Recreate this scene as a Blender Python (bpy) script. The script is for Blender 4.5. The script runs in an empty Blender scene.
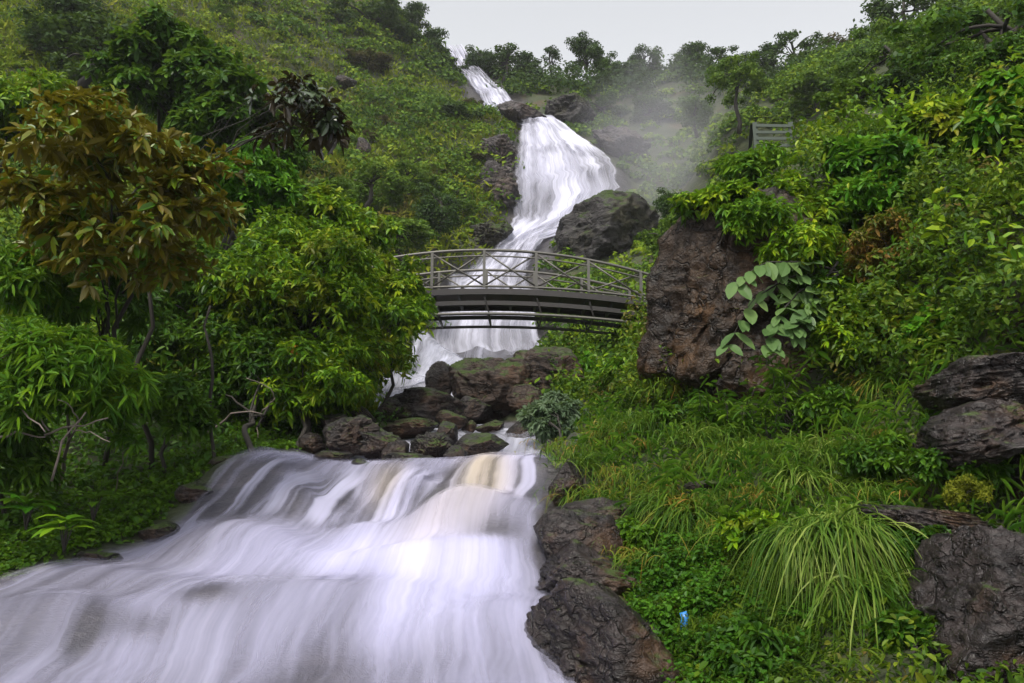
import bpy, math, random
import numpy as np
from mathutils import Vector, Matrix, Euler
rng = np.random.default_rng(7)
random.seed(7)
R = math.radians
scene = bpy.context.scene
COL = scene.collection

# ------------------------------------------------------------------ camera
CAM = np.array((0.0, 0.0, 2.0))
FPX = 796.0
PITCH = math.atan((480 - 341.5) / FPX)
cp, sp = math.cos(PITCH), math.sin(PITCH)
cam = bpy.data.cameras.new('camera')
cam.sensor_width = 36.0
cam.lens = 36.0 * FPX / 1024
cam.clip_start = 0.05
cam.clip_end = 2000
camo = bpy.data.objects.new('camera', cam)
COL.objects.link(camo)
camo.location = CAM
camo.rotation_euler = (R(90) + PITCH, 0, 0)
scene.camera = camo

def ray(px, py):
    dx, dy = (px - 512) / FPX, (341.5 - py) / FPX
    return np.array((dx, cp - dy * sp, sp + dy * cp))
def at(px, py, Y):
    """world point that lies Y metres ahead, seen in direction px, py of the site photograph"""
    d = ray(px, py)
    return CAM + d * (Y / d[1])

# ------------------------------------------------------------------ numpy noise
def vnoise(p, seed=0):
    p = np.asarray(p, float)
    i = np.floor(p).astype(np.int64)
    f = p - i
    w = f * f * f * (f * (f * 6 - 15) + 10)
    out = 0
    for dx in (0, 1):
        for dy in (0, 1):
            for dz in (0, 1):
                h = ((i[:, 0] + dx) * 374761393 + (i[:, 1] + dy) * 668265263 + (i[:, 2] + dz) * 1440662683 + seed * 974634777) & 0xffffffff
                h = ((h ^ (h >> 13)) * 1274126177) & 0xffffffff
                h = ((h ^ (h >> 15)) * 2246822519) & 0xffffffff
                h = h ^ (h >> 16)
                v = h / 2147483648.0 - 1
                wx = w[:, 0] if dx else 1 - w[:, 0]
                wy = w[:, 1] if dy else 1 - w[:, 1]
                wz = w[:, 2] if dz else 1 - w[:, 2]
                out = out + v * wx * wy * wz
    return out
def fbm(p, seed=0, octs=4, gain=0.5, lac=2.03):
    p = np.asarray(p, float)
    a, s, out = 1.0, 0.0, 0.0
    for k in range(octs):
        out = out + a * vnoise(p, seed + k * 17)
        s += a; a *= gain; p = p * lac + 3.1
    return out / s
def ridged(p, seed=0, octs=4):
    p = np.asarray(p, float)
    a, s, out = 1.0, 0.0, 0.0
    for k in range(octs):
        out = out + a * (1 - np.abs(vnoise(p, seed + k * 13)) * 2)
        s += a; a *= .5; p = p * 2.1 + 1.7
    return out / s
def sstep(a, b, x):
    t = np.clip((x - a) / (b - a), 0, 1)
    return t * t * (3 - 2 * t)

# ------------------------------------------------------------------ mesh helpers
def mesh_np(name, V, F, smooth=True, attrs=None, uv=None):
    """F: list of (n,k) integer arrays"""
    me = bpy.data.meshes.new(name)
    V = np.asarray(V, np.float32)
    if not isinstance(F, (list, tuple)):
        F = [F]
    F = [np.asarray(f, np.int32) for f in F if len(f)]
    me.vertices.add(len(V))
    me.vertices.foreach_set('co', V.ravel())
    nl = sum(f.size for f in F); nf = sum(len(f) for f in F)
    me.loops.add(nl); me.polygons.add(nf)
    li = np.concatenate([f.ravel() for f in F]).astype(np.int32)
    me.loops.foreach_set('vertex_index', li)
    tot = np.concatenate([np.full(len(f), f.shape[1], np.int32) for f in F])
    st = np.concatenate(([0], np.cumsum(tot)[:-1])).astype(np.int32)
    me.polygons.foreach_set('loop_start', st)
    me.polygons.foreach_set('loop_total', tot)
    me.polygons.foreach_set('use_smooth', np.full(nf, smooth, bool))
    if attrs:
        for k, a in attrs.items():
            at_ = me.attributes.new(k, 'FLOAT', 'POINT')
            at_.data.foreach_set('value', np.asarray(a, np.float32))
    if uv is not None:
        l = me.uv_layers.new(name='flow')
        l.data.foreach_set('uv', np.asarray(uv, np.float32)[li].ravel())
    me.update(calc_edges=True)
    me.validate()
    return me
def link(name, me, mat=None, parent=None, loc=None):
    o = bpy.data.objects.new(name, me)
    COL.objects.link(o)
    if mat is not None and me is not None and not me.materials:
        me.materials.append(mat)
    if parent is not None:
        o.parent = parent
    if loc is not None:
        o.location = loc
    return o
def tag(o, label, cat, group=None):
    o['label'] = label; o['category'] = cat
    if group: o['group'] = group
    return o
def kind(o, k):
    o['kind'] = k
    return o
def empty(name, loc=(0, 0, 0), rz=0.0):
    o = bpy.data.objects.new(name, None)
    o.empty_display_size = 0.3
    COL.objects.link(o)
    o.location = loc
    o.rotation_euler = (0, 0, rz)
    return o
class MB:
    """collects tubes and bars into one mesh"""
    def __init__(s): s.V = []; s.F4 = []; s.n = 0
    def tube(s, pts, rad, k=8):
        pts = np.asarray(pts, float)
        rad = np.broadcast_to(np.asarray(rad, float), (len(pts),))
        t = np.gradient(pts, axis=0)
        t /= np.linalg.norm(t, axis=1, keepdims=True) + 1e-9
        ref = np.array((0.13, 0.21, 1.0)) if abs(t[0, 2]) < .9 else np.array((1.0, .1, .2))
        rings = []
        for p, d, r in zip(pts, t, rad):
            u = np.cross(ref, d); u /= np.linalg.norm(u) + 1e-9
            w = np.cross(d, u)
            a = np.arange(k) * 2 * math.pi / k
            rings.append(p + r * (np.cos(a)[:, None] * u + np.sin(a)[:, None] * w))
        V = np.concatenate(rings)
        F = []
        for i in range(len(pts) - 1):
            for j in range(k):
                F.append((i * k + j, i * k + (j + 1) % k, (i + 1) * k + (j + 1) % k, (i + 1) * k + j))
        n = len(pts)
        V = np.concatenate([V, pts[:1], pts[-1:]])
        for j in range(k):
            F.append((n * k, (j + 1) % k, j, j))
            F.append((n * k + 1, (n - 1) * k + j, (n - 1) * k + (j + 1) % k, (n - 1) * k + (j + 1) % k))
        s.V.append(V); s.F4.append(np.array(F) + s.n); s.n += len(V)
    def sweep(s, pts, w, h, side=(0, 1, 0)):
        """rectangular bar swept along a polyline, w across (side), h along the local normal"""
        pts = np.asarray(pts, float); side = np.asarray(side, float)
        t = np.gradient(pts, axis=0); t /= np.linalg.norm(t, axis=1, keepdims=True) + 1e-9
        up = np.cross(t, side); up /= np.linalg.norm(up, axis=1, keepdims=True) + 1e-9
        V = np.concatenate([pts + sx * side * w / 2 + sz * up * h / 2 for sx, sz in ((-1, -1), (1, -1), (1, 1), (-1, 1))])
        n = len(pts); F = []
        for i in range(n - 1):
            for j in range(4):
                a, b = j, (j + 1) % 4
                F.append((a * n + i, b * n + i, b * n + i + 1, a * n + i + 1))
        F.append((0, 3 * n, 2 * n, n)); F.append((n - 1, 2 * n - 1, 3 * n - 1, 4 * n - 1))
        s.V.append(V); s.F4.append(np.array(F) + s.n); s.n += len(V)
    def mesh(s, name, smooth=True):
        F = np.concatenate(s.F4)
        tri = F[F[:, 2] == F[:, 3]][:, :3]; quad = F[F[:, 2] != F[:, 3]]
        return mesh_np(name, np.concatenate(s.V), [quad, tri], smooth)
    def build(s, name, mat, parent=None, smooth=True):
        return link(name, s.mesh(name, smooth), mat, parent)

# ------------------------------------------------------------------ materials
class NT:
    def __init__(s, name):
        s.m = bpy.data.materials.new(name); s.m.use_nodes = True
        s.t = s.m.node_tree; s.t.nodes.clear()
        s.out = s.n('ShaderNodeOutputMaterial')
    def n(s, ty, **kw):
        nd = s.t.nodes.new(ty)
        for k, v in kw.items():
            if k[0] == '_':
                setattr(nd, k[1:], v)
            else:
                s.set(nd.inputs[k.replace('__', ' ')] if k not in ('in0', 'in1', 'in2') else nd.inputs[int(k[2])], v)
        return nd
    def set(s, inp, v):
        if hasattr(v, 'is_output') or isinstance(v, bpy.types.NodeSocket):
            s.t.links.new(v, inp)
        elif isinstance(v, tuple) and len(v) == 3 and inp.type == 'RGBA':
            inp.default_value = (*v, 1)
        else:
            inp.default_value = v
    def math(s, op, a, b=0.0, c=0.0, clamp=False):
        nd = s.n('ShaderNodeMath', _operation=op, _use_clamp=clamp, in0=a, in1=b)
        s.set(nd.inputs[2], c)
        return nd.outputs[0]
    def mix(s, f, a, b, mode='MIX'):
        nd = s.n('ShaderNodeMix', _data_type='RGBA', _blend_type=mode)
        s.set(nd.inputs[0], f); s.set(nd.inputs[6], a); s.set(nd.inputs[7], b)
        return nd.outputs[2]
    def ramp(s, f, stops):
        nd = s.n('ShaderNodeValToRGB', Fac=f)
        el = nd.color_ramp.elements
        while len(el) < len(stops): el.new(0.5)
        for e, (p, c) in zip(el, stops):
            e.position = p; e.color = (*c, 1) if isinstance(c, tuple) else (c, c, c, 1)
        return nd.outputs[0]
    def noise(s, vec, scale, detail=4, rough=.55, dist=0.0):
        nd = s.n('ShaderNodeTexNoise', Vector=vec, Scale=scale, Detail=detail, Roughness=rough, Distortion=dist)
        return nd.outputs[0]
    def step(s, x, a, b):
        nd = s.n('ShaderNodeMapRange', _interpolation_type='SMOOTHSTEP', in0=x, in1=a, in2=b)
        nd.inputs[3].default_value = 0; nd.inputs[4].default_value = 1
        return nd.outputs[0]
    def pos(s): return s.n('ShaderNodeNewGeometry').outputs['Position']
    def obj(s): return s.n('ShaderNodeTexCoord').outputs['Object']
    def done(s, sh):
        s.t.links.new(sh, s.out.inputs['Surface'])
        return s.m

def leaf_mat(name, cols, rough=.42, trans=.3, clump=.35, patch=None, back=None, spec=.13):
    """cols: darker .. brighter own colours of the leaves; one random value per leaf plus drifts over the plant"""
    t = NT(name)
    g = t.n('ShaderNodeNewGeometry')
    rnd = g.outputs['Random Per Island']
    ns = t.noise(g.outputs['Position'], clump, 3, .6)
    f = t.math('ADD', t.math('MULTIPLY', rnd, .55), t.math('MULTIPLY_ADD', ns, 1.5, -.5))
    f = t.math('ADD', f, 0.0, clamp=True)
    n = len(cols)
    c = t.ramp(f, [(0.08 + .84 * i / (n - 1), cc) for i, cc in enumerate(cols)])
    if patch:
        scale, lo, hi, pc = patch
        pn = t.noise(g.outputs['Position'], scale, 3, .6)
        c = t.mix(t.math('MULTIPLY', t.step(pn, lo, hi), t.math('MULTIPLY_ADD', rnd, .5, .5)), c, pc)
    if back:
        c = t.mix(g.outputs['Backfacing'], c, back)
    bs = t.n('ShaderNodeBsdfPrincipled')
    t.set(bs.inputs['Base Color'], c); t.set(bs.inputs['Roughness'], rough); t.set(bs.inputs['Specular IOR Level'], spec)
    tr = t.n('ShaderNodeBsdfTranslucent')
    t.set(tr.inputs['Color'], t.mix(.5, c, (.16, .26, .02)) if not back else c)
    mx = t.n('ShaderNodeMixShader', Fac=trans)
    t.t.links.new(bs.outputs[0], mx.inputs[1]); t.t.links.new(tr.outputs[0], mx.inputs[2])
    return t.done(mx.outputs[0])

def rock_mat(name, dark, light, warm, moss=.0, wet=.35, scale=1.0, strata=3.0, mosscol=(.045, .075, .012)):
    t = NT(name)
    p = t.obj()
    mp = t.n('ShaderNodeMapping', Vector=p)
    mp.inputs['Rotation'].default_value = (.25, .5, .3); mp.inputs['Scale'].default_value = (1, 1, strata)
    n1 = t.noise(mp.outputs[0], 1.3 * scale, 6, .62, .6)
    n2 = t.noise(p, .7 * scale, 4, .6)
    n3 = t.noise(mp.outputs[0], 6 * scale, 5, .65, .4)
    c = t.ramp(n1, [(.3, dark), (.55, light), (.78, tuple(min(1, x * 1.35) for x in light))])
    c = t.mix(t.step(n2, .5, .68), c, warm)
    c = t.mix(t.math('MULTIPLY', t.step(n3, .55, .35), .6), c, tuple(x * .4 for x in dark))
    wv = t.n('ShaderNodeVectorMath', _operation='MULTIPLY_ADD', in0=t.n('ShaderNodeTexNoise', Vector=p, Scale=2.2 * scale, Detail=4).outputs['Color'], in1=(1.3 / scale, 1.3 / scale, 1.3 / scale), in2=mp.outputs[0])
    ck = t.n('ShaderNodeTexVoronoi', _feature='DISTANCE_TO_EDGE', Vector=wv.outputs[0], Scale=.9 * scale).outputs['Distance']
    ck2 = t.n('ShaderNodeTexVoronoi', _feature='DISTANCE_TO_EDGE', Vector=wv.outputs[0], Scale=3.7 * scale).outputs['Distance']
    cr = t.math('MINIMUM', t.math('MULTIPLY_ADD', t.step(ck, .0, .035), .75, .25), t.math('MULTIPLY_ADD', t.step(ck2, .0, .06), .25, .75))
    c = t.mix(cr, tuple(x * .25 for x in dark), c)
    li = t.noise(p, 14 * scale, 4, .75)
    c = t.mix(t.math('MULTIPLY', t.step(li, .64, .74), .35), c, tuple(min(1, x * 2.0) for x in light))
    g = t.n('ShaderNodeNewGeometry')
    sx = t.n('ShaderNodeSeparateXYZ', Vector=g.outputs['Normal'])
    rough = t.math('MULTIPLY_ADD', n3, .35, wet - .1)
    if moss > 0:
        mn = t.noise(p, 1.6 * scale, 5, .7)
        mf = t.step(t.math('ADD', t.math('MULTIPLY', sx.outputs[2], .55), t.math('MULTIPLY_ADD', mn, 1.4, -.7 + moss - .45)), .05, .3)
        mc = t.ramp(t.noise(p, 9 * scale, 3, .7), [(.3, tuple(x * .45 for x in mosscol)), (.7, mosscol)])
        c = t.mix(mf, c, mc)
        rough = t.math('MAXIMUM', rough, t.math('MULTIPLY', mf, .9))
    bs = t.n('ShaderNodeBsdfPrincipled')
    t.set(bs.inputs['Base Color'], c); t.set(bs.inputs['Roughness'], rough)
    b1 = t.n('ShaderNodeBump', Strength=.8, Distance=.14 / scale, Height=t.math('ADD', t.math('ADD', n1, t.math('MULTIPLY', n3, .5)), t.math('MULTIPLY', cr, .35)))
    t.set(bs.inputs['Normal'], b1.outputs[0]); t.set(bs.inputs['Specular IOR Level'], .32)
    return t.done(bs.outputs[0])

def plain(name, col, rough=.5, metal=0.0, var=.35, scale=6.0):
    t = NT(name)
    p = t.obj()
    ns = t.noise(p, scale, 5, .6)
    c = t.mix(ns, tuple(x * (1 - var) for x in col), tuple(min(1, x * (1 + var)) for x in col))
    bs = t.n('ShaderNodeBsdfPrincipled')
    t.set(bs.inputs['Base Color'], c); t.set(bs.inputs['Metallic'], metal)
    t.set(bs.inputs['Roughness'], t.math('MULTIPLY_ADD', ns, .3, rough - .15))
    return t.done(bs.outputs[0])
# ------------------------------------------------------------------ sky, sun
SUN_EL, SUN_AZ = R(58), R(205)      # azimuth measured clockwise from +Y: behind the viewer and to the left
world = bpy.data.worlds.new('World'); scene.world = world; world.use_nodes = True
wt = world.node_tree; wt.nodes.clear()
sky = wt.nodes.new('ShaderNodeTexSky'); sky.sky_type = 'NISHITA'; sky.sun_disc = False
sky.sun_elevation = SUN_EL; sky.sun_rotation = SUN_AZ
sky.air_density = 1.0; sky.dust_density = 3.0; sky.ozone_density = 1.0
hs = wt.nodes.new('ShaderNodeHueSaturation'); hs.inputs['Saturation'].default_value = .12
bgn = wt.nodes.new('ShaderNodeBackground'); bgn.inputs['Strength'].default_value = .15
wo = wt.nodes.new('ShaderNodeOutputWorld')
wt.links.new(sky.outputs[0], hs.inputs['Color']); wt.links.new(hs.outputs[0], bgn.inputs[0]); wt.links.new(bgn.outputs[0], wo.inputs[0])
sl = bpy.data.lights.new('sun', 'SUN'); sl.energy = 1.5; sl.angle = R(10); sl.color = (1, .93, .80)
so = bpy.data.objects.new('sun', sl); COL.objects.link(so)
sd = Vector((math.sin(SUN_AZ) * math.cos(SUN_EL), math.cos(SUN_AZ) * math.cos(SUN_EL), math.sin(SUN_EL)))
so.rotation_euler = sd.to_track_quat('Z', 'Y').to_euler(); so.location = (-20, -40, 90)
vs = scene.view_settings
vs.view_transform = 'Standard'; vs.look = 'None'; vs.exposure = 0.95; vs.gamma = 1.0; vs.use_curve_mapping = False
scene.render.engine = 'CYCLES'
cy = scene.cycles
cy.max_bounces = 6; cy.diffuse_bounces = 3; cy.glossy_bounces = 2; cy.transmission_bounces = 3
cy.transparent_max_bounces = 14; cy.volume_bounces = 1
cy.caustics_reflective = False; cy.caustics_refractive = False
cy.use_denoising = True; cy.use_adaptive_sampling = False
cy.sample_clamp_indirect = 4.0

# ------------------------------------------------------------------ terrain
RIVER = [  # left edge, right edge, metres ahead: from the head of the fall down to the camera
    ((444, 52), (462, 52), 112), ((455, 70), (478, 68), 108), ((478, 95), (505, 92), 98), ((488, 113), (518, 106), 90),
    ((522, 126), (556, 123), 80), ((518, 150), (590, 148), 74), ((514, 180), (613, 170), 70), ((513, 207), (622, 200), 67.6),
    ((513, 228), (600, 222), 66), ((508, 246), (545, 244), 63), ((490, 262), (535, 258), 59), ((455, 290), (525, 285), 55),
    ((438, 320), (535, 318), 50), ((430, 362), (544, 360), 45), ((392, 378), (470, 376), 34), ((368, 388), (448, 383), 26),
    ((372, 420), (470, 425), 21.5), ((440, 437), (538, 434), 18), ((330, 455), (556, 454), 15.8), ((222, 462), (556, 458), 13.3),
    ((190, 500), (557, 490), 12.7), ((155, 545), (549, 518), 12.0), ((60, 572), (546, 562), 10.9), ((-60, 605), (560, 612), 9.5),
    ((-200, 690), (580, 690), 7.8), ((-350, 850), (605, 850), 5.9)]
rY = np.array([r[2] for r in RIVER], float)
rL = np.array([at(*r[0], r[2])[0] for r in RIVER]); rR = np.array([at(*r[1], r[2])[0] for r in RIVER])
o_ = np.argsort(rY)
def river_edges(Y): return np.interp(Y, rY[o_], rL[o_]), np.interp(Y, rY[o_], rR[o_])
def river_inside(X, Y):
    """signed distance inside the river (positive in the water), metres across"""
    l, r = river_edges(Y)
    return np.minimum(X - l, r - X)

PTS = [  # px, py, metres ahead
    # bank left of the cascade and the gully behind the shrubs
    (-200, 560, 10.5), (-400, 640, 8.5), (60, 556, 11.2), (150, 528, 12.2), (182, 492, 12.9), (215, 455, 13.6), (300, 450, 14.6),
    (0, 520, 12), (0, 470, 14), (100, 490, 13.4), (150, 460, 15), (200, 410, 18), (100, 410, 18), (0, 390, 18), (300, 405, 19), (340, 395, 23),
    (0, 220, 30), (200, 215, 35), (100, 270, 27), (300, 290, 29), (290, 345, 26), (325, 335, 27), (-300, 300, 20), (-300, 450, 13),
    # hillside
    (0, 100, 45), (0, 0, 60), (150, 0, 75), (300, 0, 95), (395, 12, 106), (430, 50, 110), (250, 100, 60), (150, 120, 48), (350, 150, 62),
    (300, 200, 48), (400, 200, 56), (380, 270, 42), (430, 240, 54), (470, 120, 80), (492, 160, 72), (492, 200, 67), (480, 245, 61),
    (425, 295, 52), (415, 335, 47), (372, 362, 37), (350, 388, 27), (340, 418, 21), (-300, 100, 40), (-300, -200, 70), (100, -150, 90), (300, -100, 112),
    # far hill
    (560, 112, 94), (600, 135, 84), (632, 165, 76), (642, 200, 70), (655, 230, 62), (660, 255, 50), (610, 225, 64), (600, 265, 56), (560, 300, 50),
    (555, 338, 44), (600, 335, 42), (640, 335, 38), (560, 375, 27), (600, 372, 25), (640, 372, 23), (570, 405, 19.5), (700, 200, 58), (720, 140, 62), (780, 122, 58), (850, 95, 52),
    (900, 100, 45), (950, 60, 42), (1024, 40, 38), (1200, 50, 30), (700, 250, 45),
    # bank right of the cascade
    (705, 305, 22), (745, 215, 17.5), (760, 182, 17), (820, 158, 17), (900, 132, 16.5), (1000, 112, 15.5), (1150, 90, 14),
    (694, 398, 14.7), (645, 388, 17.5), (720, 402, 14.2), (800, 405, 13), (800, 300, 14), (850, 330, 13.2), (950, 300, 12), (1024, 250, 11.5), (1150, 250, 10.5),
    (700, 432, 13.3), (620, 424, 15), (570, 440, 15.6), (566, 470, 13.6), (640, 470, 12.6), (720, 480, 11.6), (800, 470, 11), (880, 470, 10.3),
    (940, 430, 10), (1024, 400, 9.8), (1150, 400, 9), (576, 520, 12.2), (600, 560, 10.8), (640, 620, 9), (672, 683, 7.6), (640, 520, 11.4),
    (700, 560, 9.8), (760, 560, 9.2), (720, 640, 8.2), (850, 545, 9), (900, 600, 7.8), (850, 660, 7.2), (960, 560, 8.2), (1024, 520, 8.5),
    (1024, 683, 6.2), (800, 800, 5.5), (1024, 850, 4.8), (640, 850, 5.8), (1300, 600, 6.5)]
CREST = [(500, 78, 110), (560, 88, 105), (620, 88, 102), (680, 84, 98), (740, 88, 92), (800, 82, 85), (860, 62, 78), (900, 44, 70), (960, 12, 60), (1024, -30, 55), (1200, -100, 50)]
W = [at(*p) for p in PTS] + [at(*p) for p in CREST]
for p in CREST[:-2] + [(453, 62, 112), (425, 40, 111), (385, 5, 107)]:
    q = at(*p); W.append(np.array((q[0] * 1.25, q[1] + 26, q[2] + 1.0)))
for (l, r, Y) in RIVER:
    a, b = at(*l, Y), at(*r, Y)
    sag = min(.25, .04 * (b[0] - a[0]))
    W += [a, b, (a + b) / 2 - np.array((0, 0, sag))]
W += [np.array(q, float) for q in ((9, 24, 8.2), (14, 26, 9), (20, 28, 11), (9, 32, 9.2), (12, 34, 11), (-2, 1.2, -3.2), (5, 1.2, -1.8), (-9, 1.2, -3), (-30, 12, 9), (26, 12, 12))]
W = np.array(W)
def fan(P): return np.stack([P[..., 0] / (P[..., 1] + 6), np.log(P[..., 1] + 6)], -1)
cu = fan(W); cz = (W[:, 2] - 2) / (W[:, 1] + 6)
def U_(d2): return d2 * np.log(d2 + 1e-12)
K = U_(((cu[:, None] - cu[None]) ** 2).sum(-1)) + np.eye(len(cu)) * 4e-4
Pm = np.concatenate([np.ones((len(cu), 1)), cu], 1)
A = np.block([[K, Pm], [Pm.T, np.zeros((3, 3))]])
sol = np.linalg.solve(A, np.concatenate([cz, np.zeros(3)]))
NS, NV = 600, 660
SMAX = 1.1
V0, V1 = math.log(1.2 + 6), math.log(185 + 6)
gs = np.linspace(-SMAX, SMAX, NS); gv = np.linspace(V0, V1, NV)
S_, Q_ = np.meshgrid(gs, gv)
uv_ = np.stack([S_.ravel(), Q_.ravel()], -1)
zz = np.empty(len(uv_))
for i in range(0, len(uv_), 40000):
    q = uv_[i:i + 40000]
    zz[i:i + 40000] = U_(((q[:, None] - cu[None]) ** 2).sum(-1)) @ sol[:-3] + sol[-3] + q @ sol[-2:]
GY = np.exp(uv_[:, 1]) - 6; GX = uv_[:, 0] * (GY + 6)
GZ0 = 2 + (GY + 6) * zz
inside = river_inside(GX, GY) / (GY * .012 + .25)          # in local units
dry = sstep(.6, -1.2, inside)
P3 = np.stack([GX, GY, GZ0], -1)
lump = fbm(P3 / (2.2 + GY * .035)[:, None], 3, 4) * (.10 + .013 * GY)
rockr = (ridged(P3 / np.array((2.2, 2.2, 1.2)) * (10 / (GY * .7 + 6))[:, None], 9, 5) - .35) * (.10 + .022 * GY)
# rocky ground: beside the water and where the two cliffs flank the fall
rock = sstep(-3.2, -.6, inside) * (GY > 40) + sstep(-1.7, -.6, inside) * (GY <= 40) * (GX > river_edges(GY)[0] + .4 * (river_edges(GY)[1] - river_edges(GY)[0]))
rock = np.clip(rock, 0, 1)
rock = np.clip(rock + sstep(0, .6, inside), 0, 1)
GZ = GZ0 + dry * (lump * (1 - rock) + rockr * rock) + (1 - dry) * rockr * .22
GZ -= (1 - dry) * .10 * (GY > 14)
# rounded shelves of rock under the water of the near cascade
for (px, py, Y, rx, ry, hgt) in [(235, 540, 11.6, 1.0, .5, .30), (400, 560, 11.0, 1.5, .5, .22), (120, 590, 10.4, 1.2, .6, .22), (330, 600, 10.0, 1.3, .5, .2), (480, 540, 11.9, .8, .35, .22),
                                 (60, 640, 9.2, .8, .5, .3), (210, 625, 9.6, .9, .6, .25), (500, 620, 9.2, .8, .5, .18), (300, 500, 12.6, .45, .35, .18), (420, 490, 12.8, .5, .3, .15), (490, 456, 13.3, .5, .5, .13), (280, 460, 13.3, .3, .4, .10), (370, 466, 13.1, .35, .4, -.14), (440, 462, 13.2, .22, .4, -.12), (325, 462, 13.2, .15, .4, -.12), (535, 462, 13.2, .2, .4, .06), (450, 525, 12.1, .6, .3, .2), (360, 530, 12.0, .5, .25, .18)]:
    q = at(px, py, Y)
    GZ += 1.35 * hgt * np.exp(-((GX - q[0]) / rx) ** 2 - ((GY - q[1]) / ry) ** 2)
GRID = GZ.reshape(NV, NS)
def height(X, Y):
    X = np.asarray(X, float); Y = np.asarray(Y, float)
    s = (X / (Y + 6) + SMAX) / (2 * SMAX) * (NS - 1); v = (np.log(Y + 6) - V0) / (V1 - V0) * (NV - 1)
    s = np.clip(s, 0, NS - 1.001); v = np.clip(v, 0, NV - 1.001)
    i, j = v.astype(int), s.astype(int); a, b = v - i, s - j
    return (GRID[i, j] * (1 - a) * (1 - b) + GRID[i + 1, j] * a * (1 - b) + GRID[i, j + 1] * (1 - a) * b + GRID[i + 1, j + 1] * a * b)
ROCK = rock.reshape(NV, NS)
def rockiness(X, Y):
    s = (X / (Y + 6) + SMAX) / (2 * SMAX) * (NS - 1); v = (np.log(Y + 6) - V0) / (V1 - V0) * (NV - 1)
    return ROCK[np.clip(v, 0, NV - 1).astype(int), np.clip(s, 0, NS - 1).astype(int)]
def hit(px, py, ymin=4.0, ymax=150):
    """where the sight line px, py of the site survey meets the ground"""
    d = ray(px, py); Ys = np.exp(np.linspace(math.log(ymin), math.log(ymax), 2500))
    P = CAM + d * (Ys / d[1])[:, None]
    under = P[:, 2] < height(P[:, 0], P[:, 1])
    k = int(np.argmax(under)) if under.any() else len(Ys) - 1
    return P[k]
ii = np.arange(NS * NV).reshape(NV, NS)
F = np.stack([ii[:-1, :-1], ii[:-1, 1:], ii[1:, 1:], ii[1:, :-1]], -1).reshape(-1, 4)
def ground_mat():
    t = NT('ground_soil_and_rock')
    p = t.pos()
    rk = t.n('ShaderNodeAttribute', _attribute_name='rock').outputs['Fac']
    mp = t.n('ShaderNodeMapping', Vector=p); mp.inputs['Rotation'].default_value = (.2, .35, .2); mp.inputs['Scale'].default_value = (1, 1, 3.5)
    n1 = t.noise(mp.outputs[0], .9, 8, .65, .7); n2 = t.noise(p, .25, 5, .6); n3 = t.noise(mp.outputs[0], 5, 6, .7, .5)
    rc = t.ramp(n1, [(.32, (.010, .009, .009)), (.52, (.032, .028, .028)), (.72, (.085, .073, .072))])
    rc = t.mix(t.math('MULTIPLY', t.step(n2, .52, .66), .5), rc, (.035, .028, .026))
    sc = t.ramp(t.noise(p, .8, 6, .7), [(.3, (.012, .016, .006)), (.55, (.03, .04, .01)), (.75, (.05, .05, .016))])
    sc = t.mix(t.step(n2, .55, .7), sc, (.05, .035, .015))
    c = t.mix(t.step(t.math('ADD', rk, t.math('MULTIPLY_ADD', n1, .5, -.25)), .35, .6), sc, rc)
    bs = t.n('ShaderNodeBsdfPrincipled')
    t.set(bs.inputs['Base Color'], c); t.set(bs.inputs['Roughness'], t.mix(rk, (.9, .9, .9), (.38, .38, .38)))
    bp = t.n('ShaderNodeBump', Strength=.6, Distance=.15, Height=t.math('ADD', n1, t.math('MULTIPLY', n3, .4)))
    t.set(bs.inputs['Normal'], bp.outputs[0])
    return t.done(bs.outputs[0])
kind(link('ground', mesh_np('ground', np.stack([GX, GY, GZ], -1), F, True, {'rock': rock}), ground_mat()), 'structure')

# ------------------------------------------------------------------ water
def water_mat(name, tint, tan, dens, streak_u, streak_v, soft=.25, veil=.2):
    t = NT(name)
    uv = t.n('ShaderNodeUVMap', _uv_map='flow').outputs[0]
    mp = t.n('ShaderNodeMapping', Vector=uv); mp.inputs['Scale'].default_value = (streak_u, streak_v, 1)
    n1 = t.noise(mp.outputs[0], 1.0, 3, .55, .25)
    mp2 = t.n('ShaderNodeMapping', Vector=uv); mp2.inputs['Scale'].default_value = (streak_u * 4.3, streak_v * 1.2, 1)
    n2 = t.noise(mp2.outputs[0], 1.0, 3, .6, .15)
    fm = t.n('ShaderNodeAttribute', _attribute_name='foam').outputs['Fac']
    tn = t.math('MULTIPLY', t.n('ShaderNodeAttribute', _attribute_name='tannin').outputs['Fac'], t.math('MULTIPLY_ADD', n1, 1.2, -.05, clamp=True))
    ed = t.n('ShaderNodeAttribute', _attribute_name='edge').outputs['Fac']
    s = t.math('MULTIPLY_ADD', n1, 1.3, t.math('MULTIPLY_ADD', n2, .75, -1.02))
    a = t.math('ADD', fm, t.math('MULTIPLY_ADD', s, soft * 2.2, dens - .5))
    fa = t.step(a, .02, 1.02)
    a = t.math('MULTIPLY', t.math('MULTIPLY_ADD', fa, .72, veil, clamp=True), t.step(t.math('ADD', ed, t.math('MULTIPLY', s, .75)), .1, .75))
    c = t.mix(t.math('MULTIPLY', tn, .85), t.mix(fa, tuple(x * .42 for x in tint), tint), tan)
    df = t.n('ShaderNodeBsdfDiffuse', Color=c); tr = t.n('ShaderNodeBsdfTranslucent', Color=c)
    m1 = t.n('ShaderNodeMixShader', Fac=.35); t.t.links.new(df.outputs[0], m1.inputs[1]); t.t.links.new(tr.outputs[0], m1.inputs[2])
    tp = t.n('ShaderNodeBsdfTransparent')
    m2 = t.n('ShaderNodeMixShader', Fac=a); t.t.links.new(tp.outputs[0], m2.inputs[1]); t.t.links.new(m1.outputs[0], m2.inputs[2])
    return t.done(m2.outputs[0])
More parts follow.
